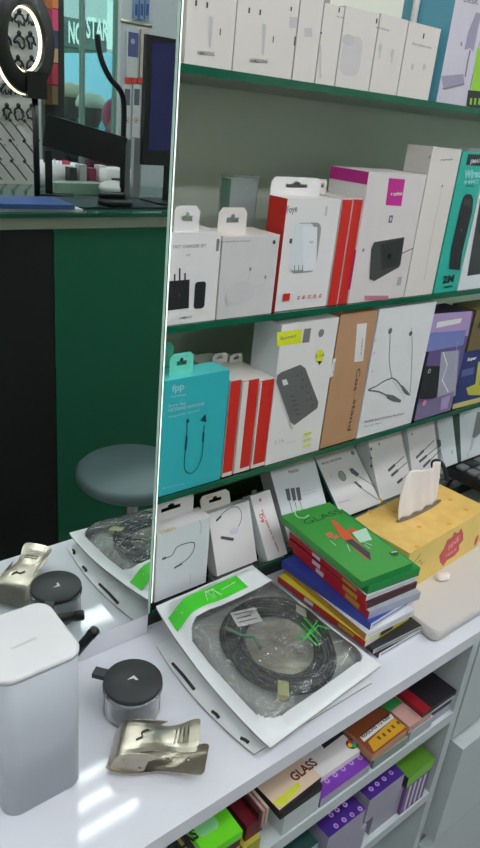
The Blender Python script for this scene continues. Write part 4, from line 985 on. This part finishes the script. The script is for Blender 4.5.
# ring light on its stand
RC = mv(24,40,1.62); rl = empty('ring_light', (RC.x,RC.y,CT_Z+.001), 'black ring light with one glowing inner edge on the service counter', 'ring light')
vN = mv(24,40,1.0)
RT = Matrix.Translation(Vector((0,0,RC.z-CT_Z))) @ Matrix.Rotation(math.radians(-32),4,'Z') @ Matrix.Rotation(math.radians(6),4,'Y') @ Matrix.Rotation(math.radians(90),4,'X')
RR = .118; glow = mat('ring_led',(255,244,214),.5,emit=(255,240,200),strength=2.)
RBK = mat('ring_black',(30,26,22),.4)
MB().lathe([(RR-.026,-.012),(RR+.026,-.012),(RR+.030,.0),(RR+.026,.012),(RR-.026,.012),(RR-.030,.0),(RR-.026,-.012)],(0,0,0),RBK,56).build('ring_body', rl).data.transform(RT)
MB().lathe([(RR-.0345,-.003),(RR-.0305,-.004),(RR-.0305,.008),(RR-.0345,.007),(RR-.0345,-.003)],(0,0,0),glow,56).build('inner_led', rl).data.transform(RT)
MB().lathe([(RR+.0305,-.003),(RR+.0335,-.003),(RR+.0335,.006),(RR+.0305,.006),(RR+.0305,-.003)],(0,0,0),glow,56).build('outer_led', rl).data.transform(RT)
zc = RC.z-CT_Z
MB().tube([(.03,0,.002),(.03,0,zc-RR-.01)],.010,BLK,12).build('stand_pole', rl)
MB().box((-.002,-.02,zc-RR-.04),(.062,.02,zc-RR+.035),BLK).build('tilt_bracket', rl)
MB().lathe([(.0,0),(.03,0),(.03,.008),(.0,.012)],(.03,0,.001),BLK,24).build('stand_base', rl)
# flexible arm
ga = empty('gooseneck_arm', mv(122,150,1.72), 'thick black flexible arm curving up from behind the dark screen', 'arm')
b_ = ga.location.copy(); pts = [mv(x,y,1.72)-b_ for x,y in ((97,34),(99,50),(103,64),(110,78),(121,92),(124,110),(123,150))]; pts.append(pts[-1]+Vector((0,0,CT_Z+.002-(b_.z+pts[-1].z))))
MB().tube(smooth(pts),.010,BLK,10).build('arm_tube', ga)
# dark wide screen seen from behind, on a stand
a = mv(44,118,1.80); b_ = mv(125,142,1.68); d_ = mv(42,150,1.80)
sc = empty('wide_monitor', ((a.x+b_.x)/2,(a.y+b_.y)/2,CT_Z+.001), 'low black screen turned away beside the ring light', 'monitor')
o0 = sc.location; L = (Vector((b_.x,b_.y,0))-Vector((a.x,a.y,0))); yw = math.atan2(L.y,L.x); zt_ = a.z-o0.z; zb_ = d_.z-o0.z
T = Matrix.Rotation(yw,4,'Z')
T2 = T @ Matrix.Translation(Vector((0,0,(zb_+zt_)/2-.012))) @ Matrix.Rotation(math.radians(11),4,'Y')
MB().box((-L.length/2,-.012,-(zt_-zb_)/2),(L.length/2,.012,(zt_-zb_)/2),BLK,T2).build('screen_panel', sc)
MB().box((-L.length/2,-.01,.004),(-L.length/2+.025,.01,zb_),BLK,T).build('stand_neck', sc); MB().rbox((-L.length/2-.02,-.04,0),(-L.length/2+.10,.04,.004),.01,BLK,T).build('stand_foot', sc)
# monitor at the right
a = mv(147,36,1.62); b_ = mv(176,168,1.62)
mo = empty('monitor', ((a.x+b_.x)/2+.06,-1.62,CT_Z+.001), 'black framed monitor with a dark blue screen at the mirror edge', 'monitor')
xo = mo.location.x; z1 = mv(147,34,1.62).z-mo.location.z; z0 = mv(147,165,1.62).z-mo.location.z; xl = a.x-xo
MB().box((xl,-.02,z0),(xl+.42,.0,z1),BLK).build('bezel', mo)
MB().box((xl+.022,.0002,z0+.05),(xl+.40,.001,z1-.018),mat('blue_screen',(24,24,70),.2,emit=(40,38,110),strength=.12)).build('screen', mo)
MB().box((-.03,-.018,.006),(.03,-.004,z0),BLK).build('stand_neck', mo); MB().rbox((-.1,-.08,0),(.1,.06,.006),.02,BLK).build('stand_foot', mo)
# clutter on the counter
def clutter(px0, py0, px1, py1, yv, dep, m, name, label, cat):
    a = mv(px0,py1,yv); b_ = mv(px1,py0,yv); z0 = max(CT_Z+.001, 0)
    o = MB().box((0,-dep,0),(b_.x-a.x,0,max(.01,b_.z-z0)),m).build(name,None); o.location=(a.x,a.y,z0); return tag(o,label,cat)
clutter(124,140,131,190,1.72,.02,mat('grey_stand',(150,152,154),.4),'phone_stand','grey upright stand left of the blue monitor','stand')
clutter(133,138,142,190,1.74,.02,mat('light_grey_stand',(182,184,186),.4),'phone_stand','lighter grey upright panel beside the monitor','stand')
tub = empty('accessory_tub', mv(57,182,2.02), 'white tub full of small accessory packets on the service counter', 'tub'); tub.location.z = CT_Z+.001
MB().lathe([(0,0),(.07,0),(.085,.09),(.082,.09),(.067,.004),(0,.004)],(0,0,0),WPL,28).build('tub_body', tub)
rn = random.Random(5)
for i in range(6):
    a_ = i*1.05; o = MB().box((-.012,-.002,0),(.012,.002,.07),C(*rn.choice(((214,214,214),(60,60,64),(170,60,90),(80,120,160)))),Matrix.Rotation(a_,4,'Z')@Matrix.Rotation(.2,4,'X')).build('accessory_packet',None); o.location = tub.location+Vector((.04*math.cos(a_),.04*math.sin(a_),.03)); tag(o,'small accessory packet standing in the white tub','packet','packets in the white tub')
clutter(56,184,104,199,1.80,.08,mat('pale_green_tray',(150,178,160),.4),'display_tray','pale green low tray behind the dark mat','tray')
wp = empty('receipt_printer', mv(113,184,1.88), 'white rounded receipt printer between the tub and the grey stands', 'printer'); wp.location.z = CT_Z+.001
MB().rbox((-.06,-.05,0),(.06,.05,.09),.02,WPL).build('printer_body', wp); MB().box((-.035,.0505,.05),(.035,.052,.058),DGREY).build('paper_slot', wp)
q = mv(88,170,1.9)
for i,(dx,cl) in enumerate(((-.07,(60,60,60)),(-.03,(190,190,190)),(.01,(150,60,90)),(.05,(200,200,196)))):
    o = MB().box((-.014,-.02,0),(.014,.02,.085+.012*(i%2)),C(*cl)).build('accessory_box',None); o.location=(q.x+dx,q.y,CT_Z+.001); tag(o,('black','pale grey','rose','off-white')[i]+' small box in the clutter behind the pale green tray','box')
# white display wall with hanging cables
YW = 2.35
a = mv(-40,200,YW); b_ = mv(36,200,YW)
wl = empty('display_wall', (a.x,-YW,FZ), 'white slatted display wall hung with black cables left of the shop window', 'display wall')
SW = mat('white_slat_wall',(214,210,204),.5)
MB().box((0,-.03,.002),(b_.x-a.x,0,2.4),SW).build('slat_panel', wl)
MB().box((0,-.16,.4),(b_.x-a.x,-.031,.42),SW).build('rear_shelf', wl)
KB = mat('cable_black',(26,26,28),.4)
rn = random.Random(11); n_ = 0
rows = [(12,6),(34,5),(58,5),(82,6),(106,6),(128,6),(148,6),(168,6)]
for ry, n in rows:
    for i in range(4):
        px = -8+i*12.5+(n_%2)*0+rn.uniform(-1,1); q = mv(px+0,ry+(px*.03),YW)
        if px > 33: continue
        o = empty('hanging_cable', (q.x,-YW+.016,q.z), 'black coiled cable hanging on the white display wall', 'cable', 'black cables hanging on the white display wall')
        mb = MB()
        if ry < 120:
            pts = [(.024*math.cos(t_), 0, -.03+.024*math.sin(t_)) for t_ in [6.2832*k/18 for k in range(18)]]
            mb.tube([Vector(v_)*rn.choice((.55,.8,.95)) for v_ in pts],.0045,KB,6,closed=True); mb.sphere((0,0,.004),.009,KB,8)
        else:
            mb.tube([(-.03,0,.03),(-.008,0,.006),(.022,0,-.03),(.034,0,-.044)],.003,KB,6); mb.sphere((-.03,0,.03),.007,KB,8)
        mb.build('cable_coil', o)
        MB().tube([(0,-.018,.012),(0,.008,.014)],.0015,STEEL,6).build('hook', o)
# strips of coloured packets beside the window
for i,(y0,y1,cl,lab) in enumerate(((-14,8,(200,120,70),'orange'),(10,30,(206,70,110),'magenta'),(31,48,(60,60,90),'dark blue'),(49,62,(190,150,120),'tan'),(64,84,(170,50,70),'dark red'),(86,104,(110,90,60),'olive'))):
    for k,(x0,x1) in enumerate(((43,50),(50.5,56))):
        a = mv(x0,y1,2.5); b_ = mv(x1,y0,2.5)
        mb = MB().box((0,-.02,0),(b_.x-a.x,0,b_.z-a.z),C(*[min(255,max(0,v+(k*30-15))) for v in cl]))
        o = mb.build('snack_packet',None); o.location=(a.x,-2.48,a.z); tag(o,('darker ','lighter ')[k]+lab+' packet hanging in the strip beside the shop window','packet')
q0 = mv(42,100,2.53); q1 = mv(62,100,2.53)
ps = MB().box((q0.x,-2.53,FZ+.001),(q1.x,-2.503,1.7),mat('dark_post_panel',(52,56,54),.5)).build('display_post',None,(q0.x,-2.53,FZ)); tag(ps,'dark upright panel behind the strip of coloured packets','panel')
# rack at the right
YR = 2.1
a = mv(121,10,YR); b_ = mv(152,10,YR)
rk = empty('product_rack', (a.x,-YR,FZ), 'white rack panel hung with gadget packs beside the blue monitor', 'rack')
MB().box((0,-.02,.002),(b_.x-a.x+.35,0,2.5),mat('pale_rack_panel',(190,196,198),.5)).build('rack_panel', rk)
q = mv(133,22,YR-.03); MB().tube([(0,.001,q.z-FZ),(b_.x-a.x,.001,q.z-FZ)],.006,STEEL,8).build('hook_rail', rk)
def rack_pack(x0,y0,x1,y1,m,label,art=None,yv=YR-.012,th=.010):
    a = mv(x0,y1,yv); b_ = mv(x1,y0,yv); w_ = b_.x-a.x; h = b_.z-a.z
    o = empty('gadget_pack',(a.x,-yv-.0,a.z),label,'pack'); MB().box((0,-th,0),(w_,0,h),m).build('carton',o)
    if art:
        mb = MB(); art(mb,w_,h); mb.build('front_print',o)
    return o
BP = mat('pale_blue_pack',(120,146,186),.35,var=.1)
for i,x in enumerate((134,139.5,145)):
    rack_pack(x,-6,x+5,19,BP,('leftmost','middle','rightmost')[i]+' of three pale blue packs at the top of the rack',lambda mb,w_,h: mb.box((w_*.2,0,h*.15),(w_*.8,.0006,h*.6),mat('deep_blue_print',(60,80,140),.4)))
def disc(mb,cx,cz,r,m,y=.0004):
    mb.add([(cx+r*math.cos(6.2832*k/20),y,cz+r*math.sin(6.2832*k/20)) for k in range(20)][::-1],[tuple(range(20))],m)
def art1(mb,w_,h): mb.box((w_*.03,0,h*.45),(w_*.97,.0006,h*.97),mat('dusk_blue_print',(84,88,134),.4)); disc(mb,w_*.45,h*.78,w_*.2,mat('pale_disc',(170,170,200),.4),.0009)
rack_pack(127,32,139,77,mat('grey_white_pack',(200,200,198),.4),'tall pack with a dusk blue top hanging in the middle of the rack',art1)
rack_pack(140,30,149,77,mat('tan_pack',(196,180,170),.4),'pale tan pack hanging beside the dusk blue topped one')
for i in range(4): rack_pack(126+i*6,78,131+i*6,83,mat('bright_red_tag',(214,66,50),.4),('first','second','third','fourth')[i]+' red tag from the left along the middle of the rack')
def art2(mb,w_,h):
    disc(mb,w_*.5,h*.34,w_*.34,mat('rose_ring',(200,120,120),.4)); disc(mb,w_*.5,h*.34,w_*.24,WHT,.0007); disc(mb,w_*.5,h*.34,w_*.12,DGREY,.001); mb.box((w_*.15,0,h*.62),(w_*.85,.0005,h*.92),mat('steel_print',(96,98,110),.4))
for i,x in enumerate((122.5,132,141.5)): rack_pack(x,85,x+9,138,mat('white_gadget_pack',(212,212,212),.4),('left','middle','right')[i]+' of three white packs with a ring picture low on the rack',art2)
# shop window: frame bars and glass in the opening of wall_front
win = bpy.data.objects.new('window_1',None); COL.objects.link(win); win.location=(WX0,-3.0,WZ0); win['kind']='structure'
WH = WZ1-WZ0; WW = WX1-WX0; WF = mat('grey_green_window_frame',(112,136,126),.4)
fr = MB(); fr.box((0,-.03,0),(.02,.03,WH),WF); fr.box((WW-.02,-.03,0),(WW,.03,WH),WF); fr.box((.02,-.03,0),(WW-.02,.03,.02),WF); fr.box((.02,-.03,WH-.02),(WW-.02,.03,WH),WF)
mx_ = mv(82,60,3.0).x-WX0; fr.box((mx_-.007,-.02,.02),(mx_+.007,.02,WH-.02),WF); mx2 = mv(61,60,3.0).x-WX0; fr.box((mx2-.01,-.02,.02),(mx2+.005,.02,WH-.02),WF)
f_ = fr.build('window_frame',win); f_['kind']='structure'
g_ = MB().box((.02,-.003,.02),(WW-.02,.003,WH-.02),clear('teal_tinted_glass',(206,230,222),.03,.02)).build('window_pane',win); g_['kind']='structure'
# street beyond
struct('ground_outside', MB().box((-6,-30,FZ-.06),(14,Y0-.11,FZ-.02), mat('asphalt',(120,126,126),.8,var=.08)))
def mtext(st, px0, py0, px1, py1, yv, h, m, bold=.02):
    """lettering that reads the right way round in the mirror"""
    vs, fs = text_mesh(st,bold); a = mv(px0,py0,yv); b_ = mv(px1,py1,yv); W = max(v[0] for v in vs); k = h/.7; L = (b_-a).length; sx = L/(W*k)
    mb = MB(); mb.add([(v[0]*k*sx, 0, v[1]*k) for v in vs], [tuple(reversed(f)) for f in fs], m); return mb, a
BY = 6.5
def far(x0,y0,x1,y1,yv,dep,m,name,label,cat,parts=None):
    a = mv(x0,y1,yv); b_ = mv(x1,y0,yv); o = empty(name,(a.x,a.y,FZ-.02),label,cat); MB().box((0,-dep,0.001),(b_.x-a.x,0,b_.z-FZ),m).build('facade',o); return o, b_.x-a.x, b_.z-FZ
o,w_,h = far(106,-60,175,92,10.0,2.0,mat('white_facade',(222,228,232),.6),'street_building','white building across the street right of the sign','building')
mb = MB()
for z_ in (1.6,2.3,3.0): mb.box((0,.001,z_),(w_,.03,z_+.03),mat('facade_line',(170,180,186),.6))
mb.build('facade_ledge',o)
o,w_,h = far(20,46,105,92,7.6,1.5,mat('grey_green_facade',(120,160,148),.6),'street_building','grey green low building carrying the white lettered sign','building')
sg = empty('street_sign', mv(64,44,7.45), 'dark fascia sign with white capital letters across the street', 'sign')
a = sg.location.copy(); b_ = mv(107,24,7.45)
MB().box((-.12,-.1,-.02),(b_.x-a.x,0,b_.z-a.z),mat('fascia_dark',(66,92,90),.5)).build('sign_board', sg); sgb = sg.children[0]
for st, x0,x1,yy0,yy1 in (('NO',67,81,42,42),('STAR',85,107,37,39)):
    mb, p0 = mtext(st,x0,yy0,x1,yy1,7.43,.20,mat('sign_white_letters',(235,240,238),.5),.03); q = mb.build('sign_letters', sgb); q.location = p0-a+Vector((0,.03,0))
# car
cr0 = mv(60,140,4.6); cr1 = mv(126,140,5.2)
car = empty('car', (cr0.x,-4.6,FZ-.019), 'light blue car parked on the street beyond the shop window', 'car')
CB = mat('light_blue_car_paint',(120,190,220),.2,metal=.1); CG = mat('car_glass',(60,100,110),.05)
prof = [(-.5,.25),(-.5,.85),(-.3,.98),(.15,1.02),(.62,1.52),(1.7,1.56),(2.4,1.08),(3.1,.98),(3.2,.6),(3.15,.25)]
F = Matrix(((1,0,0,0),(0,0,1,-1.6),(0,1,0,0),(0,0,0,1)))
MB().prism(prof,0,1.6,CB,F).build('car_body',car)
F2 = Matrix(((1,0,0,0),(0,0,1,-1.612),(0,1,0,0),(0,0,0,1)))
MB().prism([(.26,1.04),(.66,1.44),(1.1,1.47),(1.1,1.04)],0,1.624,CG,F2).build('side_window',car); MB().prism([(1.18,1.04),(1.18,1.47),(1.66,1.49),(2.2,1.06)],0,1.624,CG,F2).build('side_window',car)
for x in (.25,2.4):
    for y in (.0,-1.42): MB().lathe([(.0,-.1),(.3,-.1),(.32,0),(.3,.1),(.0,.1)],(x,y-.09,.32),BLK,28,ax='y').build('wheel',car)
car.scale = (1.3,1.0,1.3)
# people outside, seen from the shoulders up past the counter
def person(px, py_top, yv, hatc, bodyc, skin, label, hat=True, faceaway=True):
    top = mv(px,py_top,yv); hgt = top.z-FZ; k = hgt/1.68
    o = empty('person',(top.x,top.y,FZ-.019 if yv>3 else FZ+.001),label,'person'); 
    import bmesh
    me = bpy.data.meshes.new('body'); b = bpy.data.objects.new('body',me); COL.objects.link(b); b.parent = o
    V = [(0,0,.92),(0,0,1.15),(0,0,1.36),(0,0,1.44),(0,0,1.50),(0,.01,1.57),(0,.01,1.63),
         (.10,0,.88),(.11,.02,.48),(.11,0,.08),(.12,.10,.03),(-.10,0,.88),(-.11,.02,.48),(-.11,0,.08),(-.12,.10,.03),
         (.18,0,1.36),(.24,.0,1.08),(.24,.10,.84),(-.18,0,1.36),(-.24,.0,1.08),(-.24,.10,.84)]
    E_ = [(0,1),(1,2),(2,3),(3,4),(4,5),(5,6),(0,7),(7,8),(8,9),(9,10),(0,11),(11,12),(12,13),(13,14),(2,15),(15,16),(16,17),(2,18),(18,19),(19,20)]
    rd = [.15,.14,.15,.065,.055,.085,.075,.10,.065,.045,.04,.10,.065,.045,.04,.065,.045,.032,.065,.045,.032]
    me.from_pydata([(x*k,y*k,z*k) for x,y,z in V],E_,[]); md = b.modifiers.new('s','SKIN')
    for i,r_ in enumerate(rd): me.skin_vertices[0].data[i].radius = (r_*k,r_*k*.8)
    me.skin_vertices[0].data[0].use_root = True
    md2 = b.modifiers.new('ss','SUBSURF'); md2.levels = 1; md2.render_levels = 2
    me.materials.append(bodyc)
    hd = MB(); hd.sphere((0,.01*k,1.59*k),.088*k,skin,14,(.86,1.,1.15)); hd.build('head',o)
    if hat:
        hm = MB(); hm.lathe([(.096*k,0),(.097*k,.03*k),(.075*k,.075*k),(.0,.092*k)],(0,.01*k,1.62*k),hatc,28); hm.build('cap',o)
    else:
        hm = MB(); hm.sphere((0,-.006*k,1.61*k),.096*k,hatc,14,(.9,1.,1.08)); hm.build('hair',o)
    return o
SKN = mat('skin',(176,128,100),.5)
HR = mat('dark_hair',(30,26,24),.6)
person(70,84,3.95,mat('beige_cap',(196,180,160),.7),mat('black_jacket',(28,30,32),.7),HR,'person in a beige cap and black top outside the shop window')
person(90,94,3.65,mat('white_cap',(206,206,196),.7),mat('black_jacket2',(30,32,34),.7),HR,'person in a white cap and black top beside the one in the beige cap')
person(117,100,3.2,mat('raspberry_scarf',(176,40,90),.7),mat('raspberry_top',(170,44,92),.7),SKN,'person in raspberry headscarf and top at the right of the shop window',hat=False)
